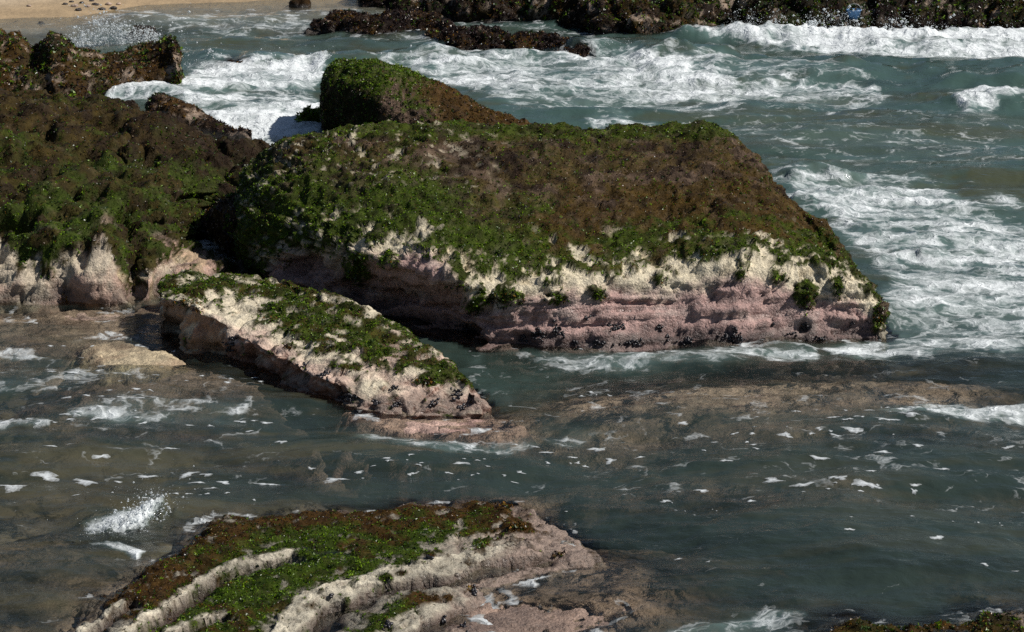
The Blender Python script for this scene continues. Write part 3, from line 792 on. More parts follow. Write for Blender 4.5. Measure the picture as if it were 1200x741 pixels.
far('reef', [
    [(359, 36), (364, 31, .25), (378, 23, .7)], [(398, 38), (398, 25, .4), (398, 16, 1.0)], [(440, 41), (440, 27, .5), (440, 17, 1.2)],
    [(485, 42), (485, 30, .5), (490, 22, 1.2)], [(512, 50), (514, 38, .45), (520, 29, 1.1)], [(535, 60), (535, 46, .4), (540, 35, 1.1)], [(575, 64), (575, 52, .35), (577, 42, .9)],
    [(605, 65), (605, 52, .35), (607, 43, .9)], [(632, 66), (632, 50, .35), (632, 41, .9)], [(660, 69), (660, 56, .25), (660, 47, .6)], [(686, 70), (685, 62, .12), (684, 55, .35)]],
    'long low dark brown reef lying across the surf in the background', (.02, .08, .4, 1.5, .06, .08), 100, dens=5000, lump=.07, bare=0.0, cell=(1.2, .1, .12, (1, 1, 1)))
far('boulder', [
    [(422, 8), (426, -4, .3), (432, -14, .9)], [(455, 15), (455, -5, .3), (455, -30, 1.2)], [(505, 22), (505, 2, .3), (505, -35, 1.4)],
    [(560, 25), (560, 2, .3), (560, -40, 1.6)], [(610, 26), (610, 4, .3), (610, -35, 1.6)], [(638, 26), (640, 6, .3), (642, -25, 1.4)]],
    'dark rock at the top edge behind the long low reef, beside the sand', (.05, .25, .25, 1.3, .12, .1), 110, cat='boulder', bare=.12, dens=3200, cell=(.9, .2, .25, (1, 1, 1)))
far('boulder', [
    [(640, 27), (642, 6, .3), (650, -25, 1.2)], [(690, 34), (690, 8, .3), (692, -25, 1.4)], [(722, 44), (722, 16, .3), (722, -14, 1.4)],
    [(760, 47), (760, 16, .4), (760, -10, 1.5)], [(800, 47), (800, 18, .4), (798, -5, 1.5)], [(830, 41), (830, 22, .3), (826, 2, 1.4)], [(848, 30), (847, 20, .3), (842, 6, 1.2)]],
    'wide brown rock at the top edge right of the long low reef', (.06, .25, .5, 1.1, .1, .2), 120, green_top=.25, cat='boulder', bare=.08, dens=3200, cell=(.9, .2, .25, (1, 1, 1)))
far('boulder', [
    [(866, 38), (869, 20, .2), (880, 3, .8)], [(900, 43), (900, 18, .3), (903, -6, 1.3)], [(950, 44), (950, 18, .3), (950, -10, 1.5)],
    [(990, 43), (990, 22, .3), (988, 0, 1.3)], [(1012, 41), (1012, 28, .2), (1010, 12, 1.0)]],
    'dark olive rock at the top edge behind the white breaker, left of the blue pail', (.08, .4, .25, 1.2, .03, .25), 130, green_top=.35, cat='boulder', dens=3200, cell=(.9, .2, .25, (1, 1, 1)))
far('boulder', [
    [(1014, 40), (1018, 18, .3), (1024, -10, 1.0)], [(1050, 43), (1050, 14, .3), (1050, -25, 1.3)], [(1100, 44), (1100, 16, .3), (1100, -30, 1.5)], [(1140, 44), (1141, 20, .2), (1138, -15, 1.2)]],
    'dark rock at the top edge behind the white breaker, right of the blue pail', (.06, .35, .2, 1.4, .05, .15), 140, green_top=.2, cat='boulder', bare=.1, dens=3200, cell=(.9, .2, .25, (1, 1, 1)))
far('boulder', [
    [(1148, 36), (1150, 20, .3), (1150, -5, 1.2)], [(1200, 38), (1200, 16, .4), (1200, -12, 1.5)], [(1280, 38), (1280, 10, .4), (1280, -20, 1.6)], [(1340, 38), (1340, 20, .3), (1340, 0, 1.0)]],
    'olive rock in the top right corner beyond the white breaker', (.1, .5, .4, .9, .03, .4), 150, green_top=.3, cat='boulder', dens=3200, cell=(.9, .2, .25, (1, 1, 1)))
far('bank', [
    [(700, 6), (705, -8, .4), (715, -40, 1.5)], [(800, 8), (800, -8, .4), (800, -50, 2)], [(850, 16), (850, -2, .5), (850, -40, 2)], [(920, 14), (920, -8, .5), (920, -50, 2)], [(1010, 14), (1010, -8, .5), (1010, -60, 2)],
    [(1150, 16), (1150, -8, .5), (1150, -60, 2)], [(1330, 16), (1330, -8, .5), (1330, -50, 2)]],
    'weedy rock bank behind the gaps between the rocks at the top edge', (.15, .6, .3, .8, .03, .4), 160, dens=700, du=.07, cat='rock')
far('rock', [[(341, 7), (343, 3, .1), (346, 1, .3)], [(350, 8), (350, 1, .15), (350, -3, .4)], [(360, 8), (361, 3, .1), (361, 2, .3)]],
    'small dark rock on the sand at the top edge', (.1, .1, .5, .9, .1, .1), 170, du=.03, dens=900, lump=.04, turf=.015)
far('rock', [[(149, 43), (153, 38, .1), (158, 35, .3)], [(168, 44), (168, 36, .1), (168, 33, .4)], [(184, 43), (184, 40, .1), (182, 37, .3)]],
    'small dark rock in the shallows behind the spray at the left', (.05, .1, .5, .9, .1, .1), 180, du=.025, dens=900, lump=.03, turf=.015)
far('rock', [[(262, 80), (265, 76, .05), (268, 74, .2)], [(275, 81), (275, 75, .1), (276, 72, .3)], [(288, 80), (289, 77, .05), (288, 76, .15)]],
    'tiny dark rock tip awash in the white foam at the left', (.05, .05, .4, 1, .1, .05), 190, du=.02, dens=900, lump=.02, turf=.015, fine=.015)

# --- low shelves as height fields
def plate(name, poly, label, cat, paint, top=0.1, ew=0.25, ridges=(), res=0.03, lump=0.03, fine=0.012, depth=-0.6, seed=1.0, ref_z=0.0, group=None, tilt=(0, 0), **kw):
    Q = [at_z(u, v, ref_z)[:2] for (u, v) in poly]
    A = np.array(Q); mg = 1.3 if top < 0 else 0.35; lo, hi = A.min(0) - mg, A.max(0) + mg
    xs = np.arange(lo[0], hi[0], res); ys = np.arange(lo[1], hi[1], res)
    X, Y = np.meshgrid(xs, ys, indexing='ij'); P = np.stack([X, Y, 0 * X], -1).reshape(-1, 3)
    sd = poly_sd(P[:, 0], P[:, 1], Q) + 0.07 * fbm(P, 3, 3, 0.6, seed + 1) + 0.03 * fbm(P, 11, 3, .6, seed + 1.5)
    z = top * sstep(0, ew, sd) * (1 + 0 * sd) - (0.02 if top > 0 else 0)
    z = np.where(sd < 0, (top if top < 0 else -0.02) + np.minimum(sd, 0) * (0.30 if top < 0 else 1.2), z if top > 0 else top)
    z = z + tilt[0] * (P[:, 0] - A[:, 0].mean()) * sstep(0, ew, sd) + tilt[1] * (P[:, 1] - A[:, 1].mean()) * sstep(0, ew, sd)
    rk = np.zeros(len(P)); cv = np.zeros(len(P))
    for (pts, h, wf, wn, cut) in ridges:
        W = [at_z(u, v, 0.12)[:2] for (u, v) in pts]
        d, side, t = seg_dist(P[:, 0] + 0.03 * fbm(P, 2.5, 3, .6, seed + 4), P[:, 1] + 0.03 * fbm(P, 2.5, 3, .6, seed + 5), W)
        fade = sstep(0, 0.08, t) * sstep(1, 0.9, t)
        wv = wn * np.clip(1 + .45 * fbm(P, 1.8, 3, .6, seed + 6), .35, 2)
        farb = h * np.exp(-(d / wf) ** 2)
        near = h * (1 - np.clip(d / wv, 0, 1) ** 1.6) - cut * sstep(wv * .98, wv * 1.12, d) * np.exp(-(np.maximum(d - wv * 1.12, 0) / .11) ** 2)
        near = near + .010 * perlin(np.stack([d * 38, t * 5, 0 * d + seed], 1)) * sstep(wv * 1.1, wv * .8, d)
        bump = np.where(side > 0, farb, near) * fade
        z += bump; rk = np.maximum(rk, np.where(side > 0, sstep(.05, .0, d), sstep(wv * 1.08, wv * .95, d)) * fade)
        cv = np.maximum(cv, np.where(side > 0, 0, sstep(wv * .95, wv * 1.15, d) * np.exp(-(np.maximum(d - wv * 1.15, 0) / .12) ** 2)) * fade)
    z = np.maximum(z, depth)
    P[:, 2] = z
    rk *= 1 - .45 * sstep(.3, .55, fbm(P, 2.6, 4, .6, seed + 11)); PL_RK['rk'] = rk; PL_RK['cv'] = cv; PL_RK['sd'] = sd
    return finish_rock(name, P.reshape(len(xs), len(ys), 3), label, cat, paint, lump=lump, fine=fine, seed=seed, group=group, **kw)

PL_RK = {}
def paint_reef(P, Nn, U, V):
    rk, sd, cv = PL_RK['rk'], PL_RK['sd'], PL_RK['cv']
    nz = fbm(P, 7, 4, 0.6, 301); nl = fbm(P, 1.8, 3, 0.5, 302); nf = fbm(P, 18, 3, 0.6, 303)
    gp = poly_sd(U, V, [(110, 705), (160, 668), (215, 620), (300, 590), (430, 575), (620, 575), (640, 612), (600, 628), (545, 632), (500, 645), (470, 660), (425, 676), (370, 690), (345, 705), (310, 741), (290, 800), (100, 800), (165, 741)])
    gp2 = poly_sd(U, V, [(395, 760), (445, 712), (490, 690), (520, 688), (517, 715), (478, 735), (470, 760)])
    sp = clumpblobs(U, V, [(505, 650, 8, 6), (565, 636, 14, 8), (615, 620, 16, 9), (545, 625, 14, 7), (452, 676, 12, 6), (470, 672, 10, 5), (525, 700, 8, 7), (530, 720, 7, 7), (640, 625, 8, 5), (655, 649, 12, 4)])
    dens = np.maximum(sstep(-3, 6, gp + 14 * nz + 8 * nf), sstep(-3, 6, gp2 + 10 * nz + 5 * nf))
    dens *= 1 - sstep(0.35, 0.65, rk + 0.22 * nz + 0.15 * nf)
    dens *= 1 - .8 * sstep(.3, .7, cv)
    dens *= 1 - 0.9 * sstep(0.5, 0.75, fbm(P, 5, 3, .6, 305) + 0.2 * nf)
    dens = np.maximum(dens, sstep(0.1, 0.4, sp + 0.4 * nz))
    dens *= sstep(-0.04, 0.02, P[:, 2])
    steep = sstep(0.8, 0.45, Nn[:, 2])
    pinkk = np.clip(sstep(560, 640, U + 40 * nl) + steep * .3 + sstep(0.05, -0.02, P[:, 2]), 0, 1)
    col = lerp3((0.74, 0.67, 0.52), (0.54, 0.40, 0.32), pinkk)
    col = col * (1 - 0.35 * sstep(0.3, 0.65, nz + .3 * nf))[:, None]
    col = col * (1 - 0.25 * steep)[:, None]  # steep walls darkened in the colour, standing in for undercut shade
    lowl = sstep(0.5, 0.1, rk) * sstep(560, 480, U)
    col = col * (1 - 0.45 * lowl)[:, None]
    col = lerp3(np.array((1, 1, 1.)), np.array((.30, .22, .19)), np.clip(cv, 0, 1)) * col  # crevice shade below each pale band, put into the colour
    turfc = lerp3(TURF, (0.12, 0.09, 0.055), sstep(0.3, 0.8, nz))
    col = col * (1 - dens)[:, None] + turfc * dens[:, None]
    fr = sstep(0.75, 0.3, sd + 0.2 * nl + .15 * nz)
    br = np.clip(fr + 0.6 * sstep(0.15, 0.5, fbm(P, 2.4, 3, .6, 307)) + .25 * sstep(.1, .5, nz), 0, 1)
    s = np.zeros((len(P), 6))
    s[:, 0] = 0.12 + 1.3 * (1 - br); s[:, 1] = 0.1 + 0.6 * (1 - br); s[:, 2] = 0.12 + 1.2 * br; s[:, 3] = 0.05 + .45 * br; s[:, 5] = .15
    return dens, wet(col, P), s

REEF = [(20, 800), (75, 741), (105, 712), (135, 690), (165, 667), (190, 648), (215, 625), (245, 606), (330, 600), (420, 596), (480, 590), (560, 585), (608, 590), (632, 606), (655, 622), (698, 640), (704, 648), (660, 660), (615, 676), (575, 688), (552, 715), (548, 800)]
RIDGES = [   # upper edge of each pale band (photograph), height, width behind, width of the pale slope, depth of the joint below it
    ([(40, 775), (85, 735), (115, 712), (150, 690)], .035, .03, .06, .08),
    ([(110, 765), (165, 722), (200, 701), (228, 682), (256, 664), (285, 652), (330, 643), (360, 638)], .035, .03, .055, .09),
    ([(130, 775), (190, 738), (225, 720), (265, 708)], .02, .03, .04, .06),
    ([(290, 790), (330, 718), (360, 692), (400, 675), (440, 664), (480, 655), (540, 642), (590, 631), (640, 615)], .045, .05, .17, .13),
    ([(390, 790), (430, 745), (470, 714), (520, 692), (580, 676)], .025, .05, .16, .06),
    ([(540, 668), (590, 655), (630, 644), (700, 636)], .015, .05, .16, .03),
]
R_REEF = plate('reef', REEF, 'low layered reef in the foreground with pale ridges and bright green weed', 'reef', paint_reef, top=0.075, ew=0.35, tilt=(-.028, 0), ridges=RIDGES,
               res=0.0135, lump=0.012, fine=0.009, seed=8, cell=(2.4, .018, .02, (1, 1.6, 1)), group='weedy rocks along the shore', density=26000, turf=0.026, blade=(.007, .016))

R_CORNER = plate('rock', [(900, 850), (932, 752), (950, 734), (985, 724), (1030, 730), (1080, 730), (1130, 718), (1190, 710), (1290, 712), (1340, 850)],
      'brown weed-covered rock in the bottom right corner', 'rock', paint_plain((.25, .3, 1.0, .5, .2, .3), bare=.08, seed=320, base=(.04, .028, .02), alt=(.09, .06, .045)), top=0.06, ew=0.3, seed=9, res=.02, lump=.05, fine=.015,
      group='weedy rocks along the shore', density=15000, turf=.05, blade=(.011, .024))

def paint_under(seed, c1=(0.56, 0.42, 0.29), c2=(0.36, 0.25, 0.18), dkk=.5):
    def f(P, Nn, U, V):
        nz = fbm(P, 4, 4, 0.6, seed); nl = fbm(P, 1.4, 3, .5, seed + 1)
        col = lerp3(c1, c2, sstep(-0.2, 0.5, nl + .5 * nz))
        dk = sstep(0.3, 0.6, fbm(P, 2.2, 4, .6, seed + 2, (0.6, 1, 1)))
        col = col * (1 - dkk * dk)[:, None]
        return np.zeros(len(P)), col, np.ones((len(P), 6))
    return f

GRP = 'rocks awash just under the water'
plate('submerged_rock', [(670, 468), (740, 455), (840, 447), (940, 441), (1030, 437), (1090, 439), (1140, 443), (1110, 458), (1020, 470), (900, 482), (780, 488), (700, 484)],
      'long tan rock shelf just under the water in front of the largest boulder', 'rock', paint_under(330, (0.66, 0.49, 0.38), (0.50, 0.36, 0.28), .25), top=-0.085, ew=.3, lump=.018, seed=10, group=GRP)
plate('submerged_rock', [(92, 412), (120, 402), (150, 400), (172, 410), (200, 412), (215, 428), (180, 440), (120, 440), (98, 428)],
      'small pale rock barely above the water left of the tilted slab', 'rock', paint_under(340, (0.50, 0.41, 0.27), (0.34, 0.25, 0.16)), top=0.07, ew=.15, lump=.025, seed=11, group=GRP)
plate('submerged_rock', [(120, 436), (200, 420), (280, 436), (300, 452), (260, 468), (180, 470), (110, 455)],
      'pinkish rock shelf under the water below the small pale rock', 'rock', paint_under(350, (0.40, 0.29, 0.23), (0.24, 0.16, 0.13)), top=-0.06, ew=.2, lump=.03, seed=12, group=GRP)
plate('submerged_rock', [(-60, 365), (60, 362), (150, 360), (185, 372), (150, 392), (60, 398), (-60, 396)],
      'flat pinkish rock shelf under the water below the left ledge', 'rock', paint_under(360, (0.42, 0.31, 0.24), (0.26, 0.18, 0.14)), top=-0.055, ew=.2, lump=.035, seed=13, group=GRP)
plate('submerged_rock', [(405, 478), (440, 484), (520, 484), (575, 482), (612, 500), (596, 514), (540, 510), (470, 502), (425, 492)],
      'pink underwater toe of rock at the right end of the tilted slab', 'rock', paint_under(370, (0.56, 0.38, 0.31), (0.38, 0.24, 0.20)), top=0.03, ew=.22, tilt=(-.02, .02), lump=.03, seed=14, group=GRP)
plate('submerged_rock', [(545, 690), (600, 680), (665, 662), (712, 655), (738, 676), (730, 715), (690, 745), (640, 790), (540, 790)],
      'brownish rock shelf under shallow water at the right side of the foreground reef', 'rock', paint_under(380, (0.34, 0.235, 0.18), (0.2, 0.14, 0.11)), top=-0.05, ew=.25, lump=.03, seed=15, group=GRP)
plate('submerged_rock', [(-60, 640), (40, 625), (110, 640), (150, 662), (90, 700), (30, 760), (-60, 790)],
      'dark rock under the water left of the foreground reef', 'rock', paint_under(390, (0.24, 0.175, 0.13), (0.10, 0.085, 0.07)), top=-0.10, ew=.3, lump=.05, seed=16, group=GRP)

# ------------------------------------------------------------------ clumps that grow on the rocks (parts)
def hit(r, u, v):
    d = Vector(ray(u, v)).normalized()
    loc, nrm, _, _ = r.bvh.ray_cast(Vector((0, 0, CAM_H)), d)
    return (np.array(loc), np.array(nrm)) if loc is not None else (None, None)

def ico():
    t = (1 + 5 ** .5) / 2
    v = np.array([(-1, t, 0), (1, t, 0), (-1, -t, 0), (1, -t, 0), (0, -1, t), (0, 1, t), (0, -1, -t), (0, 1, -t), (t, 0, -1), (t, 0, 1), (-t, 0, -1), (-t, 0, 1)], float)
    v /= np.linalg.norm(v[0])
    f = np.array([(0, 11, 5), (0, 5, 1), (0, 1, 7), (0, 7, 10), (0, 10, 11), (1, 5, 9), (5, 11, 4), (11, 10, 2), (10, 7, 6), (7, 1, 8), (3, 9, 4), (3, 4, 2), (3, 2, 6), (3, 6, 8), (3, 8, 9), (4, 9, 5), (2, 4, 11), (6, 2, 10), (8, 6, 7), (9, 8, 1)])
    return v, f
IV, IF = ico()

def mussels(r, u, v, wu, wv, n):
    """a cluster of n elongated shells spread over wu x wv pixels of the face"""
    rng = np.random.default_rng(int(u * 7 + v))
    p0, n0 = hit(r, u, v)
    if p0 is None: return
    Vs, Fs = [], []
    for k in range(n):
        q, nn = hit(r, u + rng.normal(0, wu * .5), v + rng.normal(0, wv * .5))
        if q is None or abs(q[1] - p0[1]) > .5: continue
        s = rng.uniform(0.012, 0.022)
        ax = nn * .7 + rng.normal(0, .5, 3); ax /= np.linalg.norm(ax)
        b = np.cross(ax, rng.normal(0, 1, 3)); b /= np.linalg.norm(b); c = np.cross(ax, b)
        X = IV @ np.stack([b * s * .75, c * s * .55, ax * s * 1.3]) + q + nn * s * .3
        Fs.append(IF + 12 * len(Vs)); Vs.append(X)
    if not Vs: return
    me = make_mesh('mussel_clump', np.concatenate(Vs) - p0, np.concatenate(Fs), M_MUSSEL)
    link('mussel_clump', me, kind='stuff', parent=r.o, loc=p0 - r.org)

for a in [(722, 384, 9, 5, 26), (773, 384, 2.5, 3, 7), (782, 395, 2.5, 3, 7), (803, 400, 7, 5, 22), (858, 396, 16, 4, 40), (699, 402, 6, 4, 16), (740, 402, 16, 3, 30),
          (674, 402, 5, 4, 14), (943, 384, 5, 6, 18), (962, 397, 6, 3, 12), (654, 388, 7, 7, 24), (630, 392, 9, 8, 30), (612, 396, 5, 5, 14), (862, 387, 3, 3, 7),
          (930, 392, 4, 3, 8), (548, 386, 16, 9, 40), (905, 380, 3, 2, 5), (688, 372, 5, 2, 8), (1000, 380, 3, 3, 6)]:
    mussels(R_MAIN, *a)
for a in [(535, 462, 6, 6, 18), (540, 478, 6, 4, 14), (462, 455, 5, 3, 9), (405, 466, 9, 4, 20), (440, 474, 5, 4, 12), (465, 476, 6, 4, 14), (510, 473, 6, 4, 14), (380, 440, 7, 4, 14), (270, 405, 6, 10, 26), (355, 428, 6, 4, 10)]:
    mussels(R_SLAB, *a)
for a in [(503, 653, 2.5, 2, 5), (388, 699, 2, 2, 4), (454, 734, 5, 5, 14), (520, 727, 3, 3, 7), (545, 736, 4, 4, 10), (586, 692, 4, 3, 8), (555, 694, 4, 5, 10)]:
    mussels(R_REEF, *a)

def weed_clump(r, u, v, ru, rv, n, w8, L=(.018, .036), hang=1.2):
    rng = np.random.default_rng(int(u * 3 + v * 5))
    p0, n0 = hit(r, u, v)
    if p0 is None: return
    B, Nn = [], []
    for k in range(int(n * .6)):
        a, q = rng.uniform(0, 6.28), math.sqrt(rng.random())
        h, nn = hit(r, u + ru * q * math.cos(a), v + rv * q * math.sin(a))
        if h is None or abs(h[1] - p0[1]) > .5: continue
        w_ = .5 + .5 * math.sin(3 * a + u) * math.sin(2 * a + v)
        if q > .45 + .55 * w_: continue
        B.append(h + nn * rng.uniform(0, 0.018)); Nn.append(nn)
    if not B: return
    B, Nn = np.array(B), np.array(Nn); w8 = np.array(w8) / sum(w8)
    kk = rng.choice(6, len(B), p=w8)
    Vv, Ff, c = blades(B, Nn, kk, rng.uniform(L[0], L[1], len(B)), hang, rng)
    me = make_mesh('seaweed_clump', Vv - p0, Ff, M_ALG, np.clip(c, .003, .8), smooth=False)
    link('seaweed_clump', me, kind='stuff', parent=r.o, loc=p0 - r.org)

DKG = (.6, .9, .25, .6, 0, .1)
for a in [(947, 352, 9, 22, 300, (.2, .5, .5, 1.2, 0, .1)), (655, 350, 20, 6, 200, DKG), (704, 347, 15, 6, 180, DKG), (588, 350, 30, 13, 480, DKG), (777, 330, 7, 8, 90, DKG), (914, 328, 16, 7, 170, DKG),
          (1030, 365, 9, 26, 500, (.25, .6, .4, 1.2, 0, .1)), (984, 340, 6, 20, 170, DKG), (458, 305, 18, 9, 220, DKG), (415, 315, 14, 22, 360, DKG), (540, 335, 20, 8, 200, DKG), (335, 300, 14, 18, 260, DKG), (870, 326, 5, 9, 60, DKG)]:
    weed_clump(R_MAIN, *a)
for a in [(500, 446, 18, 8, 420, (.35, .4, .8, .9, 0, .2)), (548, 444, 9, 8, 220, (.6, .5, .4, .5, 0, .2)), (340, 405, 11, 6, 200, (.05, .2, .6, 1.0, .1, 0)), (235, 358, 14, 10, 200, (.1, .4, .6, .9, 0, .1)), (212, 354, 12, 8, 160, (.1, .6, .5, .9, 0, .1)), (320, 375, 14, 6, 200, (.2, .5, .7, .6, 0, .2))]:
    weed_clump(R_SLAB, *a, L=(.02, .04))
for a in [(608, 617, 12, 6, 300, (0, .1, 1, .7, 0, .1)), (590, 592, 16, 6, 350, (0, .1, 1, .7, 0, .1)), (565, 637, 11, 6, 200, (1, .5, .1, .1, 0, .3)), (655, 649, 8, 3, 80, (0, .1, .8, .6, 0, .2)), (552, 690, 7, 6, 120, (0, .1, 1, .9, 0, .1)), (270, 600, 24, 7, 350, (0, .05, 1.2, .4, 0, .2))]:
    weed_clump(R_REEF, *a, L=(.018, .036), hang=0.3)
weed_clump(R_LEDGE, 75, 350, 6, 6, 120, (0, .1, 1, 1, 0, 0))

# ------------------------------------------------------------------ small things: beach stones, pail
def lump_mesh(name, r, seed, flat=.55):
    rng = np.random.default_rng(seed)
    V = IV.copy(); F = IF.copy()
    # one subdivision
    mid = {}; Vl = [v for v in V]; Fn = []
    def m(a, b):
        k = (min(a, b), max(a, b))
        if k not in mid:
            q = Vl[a] + Vl[b]; Vl.append(q / np.linalg.norm(q)); mid[k] = len(Vl) - 1
        return mid[k]
    for a, b, c in F:
        ab, bc, ca = m(a, b), m(b, c), m(c, a); Fn += [(a, ab, ca), (b, bc, ab), (c, ca, bc), (ab, bc, ca)]
    V = np.array(Vl); V = V * (1 + .35 * fbm(V + seed * 3.7, 1.3, 3))[:, None] * np.array([1, .8, flat]) * r
    return V, np.array(Fn)

def beach_z(x, y):
    xs, ys, z = SEABED
    return float(z[np.argmin(np.abs(xs - x)), np.argmin(np.abs(ys - y))])

def stone(u, v, wpx, dark, label, group, seed):
    p = at_z(u, v, 0.05); p[2] = beach_z(p[0], p[1])
    r = wpx * .5 * HALF / 600 * p[1]
    V, F = lump_mesh('stone', r, seed)
    c = np.array((.05, .04, .035) if dark else (.45, .34, .27)) * np.ones((len(V), 1))
    c = c * (1 + .4 * fbm(V, 6, 2))[:, None]
    me = make_mesh('beach_stone', V, F, M_ROCK, np.clip(c, .01, .8))
    link('beach_stone', me, label, 'stone', group, loc=p + np.array([0, 0, r * .12]))

PILE = [(76, 6, 7), (88, 8, 9), (96, 5, 6), (92, 11, 8), (103, 8, 7), (112, 6, 8), (119, 9, 9), (127, 5, 8), (133, 8, 9), (108, 3, 6), (139, 4, 6), (84, 4, 6)]
ORD = 'first second third fourth fifth sixth seventh eighth ninth tenth eleventh twelfth'.split()
for i, (u, v, wp) in enumerate(PILE):
    stone(u, v, wp, i % 3 != 1, 'small %s stone, %s from the left in the scatter on the beach at top left' % ('dark' if i % 3 != 1 else 'pale', ORD[sorted(q[0] for q in PILE).index(u)]), 'scattered stones on the beach', 40 + i)
stone(48, 22, 9, True, 'lone flat dark stone on the wet sand at the upper left', None, 60)
stone(34, 8, 6, False, 'lone pale stone on the dry sand in the upper left corner', None, 61)
stone(181, 14, 5, True, 'tiny dark stone in the thin wash at the edge of the beach', None, 62)

def pail():
    p = at_z(998, 41); p[1] -= .15
    p[2] = 0.22
    root = link('pail', None, 'small blue pail-like object among the rocks just behind the white breaker', 'pail', loc=p)
    n = 20; a = np.linspace(0, 2 * np.pi, n, endpoint=False)
    prof = [(.02, 0), (.085, 0), (.115, .2), (.125, .205), (.125, .22), (.112, .22), (.08, .02), (.02, .02)]
    V = np.array([(r * math.cos(t), r * math.sin(t), z) for (r, z) in prof for t in a])
    F = [(i * n + j, i * n + (j + 1) % n, (i + 1) * n + (j + 1) % n, (i + 1) * n + j) for i in range(len(prof) - 1) for j in range(n)]
    me = make_mesh('pail_body', V, np.array(F), plain_material('blue_plastic', (.10, .22, .42), .4)); link('pail_body', me, parent=root)
    tt = np.linspace(0, np.pi, 14); V, F = [], []
    for k, t in enumerate(tt):
        c = np.array([.12 * math.cos(t), .02, .21 + .10 * math.sin(t)]); rad = np.array([math.cos(t), 0, math.sin(t)])
        for q in range(6):
            b = q / 6 * 6.283; V.append(c + .006 * (rad * math.cos(b) + np.array([0, 1, 0]) * math.sin(b)))
            if k: F.append(((k - 1) * 6 + q, (k - 1) * 6 + (q + 1) % 6, k * 6 + (q + 1) % 6, k * 6 + q))
    me = make_mesh('pail_handle', np.array(V), np.array(F), plain_material('grey_wire', (.3, .3, .3), .4)); link('pail_handle', me, parent=root)
pail()

# ------------------------------------------------------------------ the sea
FOAM_AREAS = [  # polygon (photograph), strength, soft edge in px
    ([(112, 103), (160, 98), (215, 92), (222, 78), (300, 76), (388, 74), (372, 110), (395, 152), (330, 170), (270, 160), (240, 140), (200, 116), (120, 118)], .64, 8),
    ([(428, 74), (520, 68), (690, 66), (740, 62), (780, 76), (860, 96), (840, 112), (700, 124), (600, 122), (540, 108), (500, 92)], .58, 10),
    ([(690, 92), (830, 98), (1000, 100), (1060, 116), (1000, 126), (860, 128), (720, 128), (640, 124)], .50, 8),
    ([(690, 62), (760, 66), (830, 72), (960, 82), (1060, 100), (960, 104), (820, 98), (720, 90)], .30, 10),
    ([(790, 46), (850, 42), (905, 39), (1000, 40), (1260, 40), (1260, 70), (1200, 74), (1090, 70), (980, 64), (900, 54)], .85, 6),
    ([(905, 215), (940, 203), (1000, 203), (1100, 212), (1210, 240), (1270, 300), (1270, 412), (1120, 408), (1044, 402), (1040, 372), (1015, 318), (960, 252)], .43, 16),
    ([(930, 250), (1000, 235), (1100, 250), (1210, 300), (1240, 395), (1060, 392), (1030, 330)], .10, 20),
    ([(780, 112), (1000, 120), (1210, 130), (1210, 200), (1000, 196), (900, 180), (800, 148)], .20, 14),
    ([(560, 430), (1210, 440), (1210, 600), (700, 600), (560, 520)], .115, 25), ([(-20, 400), (300, 420), (420, 520), (-20, 600)], .115, 25),
    ([(960, 408), (1030, 394), (1072, 400), (1112, 412), (1080, 424), (1000, 424)], .50, 8),
    ([(1030, 486), (1110, 478), (1260, 470), (1260, 492), (1120, 494)], .52, 5),
    ([(1060, 470), (1120, 468), (1150, 476), (1080, 480)], .42, 4),
    ([(1110, 112), (1150, 108), (1210, 118), (1180, 126), (1130, 138)], .50, 6),
    ([(80, 20), (150, 14), (430, 12), (470, 18), (430, 24), (356, 30), (355, 42), (240, 40), (180, 30), (110, 27)], .34, 8),
    ([(380, 42), (460, 42), (530, 44), (520, 52), (440, 50)], .40, 5),
    ([(560, 26), (700, 36), (720, 46), (700, 54), (640, 36)], .30, 5),
    ([(846, 16), (868, 14), (872, 40), (850, 42)], .5, 5), ([(1140, 34), (1210, 34), (1210, 42), (1145, 42)], .6, 4),
    ([(686, 138), (720, 134), (770, 140), (765, 148), (700, 148)], .52, 5),
    ([(440, 22), (520, 24), (640, 27), (640, 32), (520, 30)], .38, 4),
    ([(600, 414), (760, 412), (880, 410), (960, 404), (960, 424), (800, 434), (640, 432)], .36, 8),
    ([(840, 406), (930, 398), (940, 404), (880, 412)], .35, 5),
    ([(-20, 405), (40, 408), (60, 424), (20, 424), (-20, 415)], .36, 5), ([(-20, 436), (110, 438), (160, 450), (90, 462), (-20, 470)], .30, 8),
    ([(80, 482), (150, 470), (290, 478), (290, 500), (160, 500), (90, 496)], .33, 8), ([(-20, 490), (60, 494), (60, 508), (-20, 506)], .36, 5),
    ([(76, 384), (120, 396), (200, 398), (150, 402), (80, 402)], .26, 6),
    ([(400, 506), (480, 512), (560, 520), (615, 512), (632, 520), (600, 534), (520, 528), (430, 520)], .34, 6),
    ([(620, 514), (680, 500), (720, 512), (660, 524)], .28, 6),
    ([(100, 612), (135, 604), (175, 592), (198, 598), (180, 614), (150, 628), (112, 628)], .62, 7), ([(106, 640), (140, 640), (170, 650), (160, 656), (130, 648)], .62, 3),
    ([(780, 735), (860, 722), (930, 716), (945, 724), (930, 760), (760, 760)], .46, 8),
    ([(545, 690), (580, 690), (600, 720), (580, 745), (545, 745)], .34, 8), ([(670, 722), (720, 718), (740, 716), (700, 730)], .42, 5),
    ([(640, 612), (660, 616), (690, 640), (680, 646), (640, 622)], .36, 5), ([(540, 380), (580, 440), (620, 470), (580, 470), (545, 440)], .22, 10),
    ([(-200, 28), (80, 26), (100, 32), (-200, 38)], .18, 6), ([(215, 270), (240, 276), (292, 312), (280, 318), (236, 292)], .45, 5),
    ([(195, 146), (250, 152), (285, 160), (300, 172), (240, 174), (195, 170)], .66, 5),
]
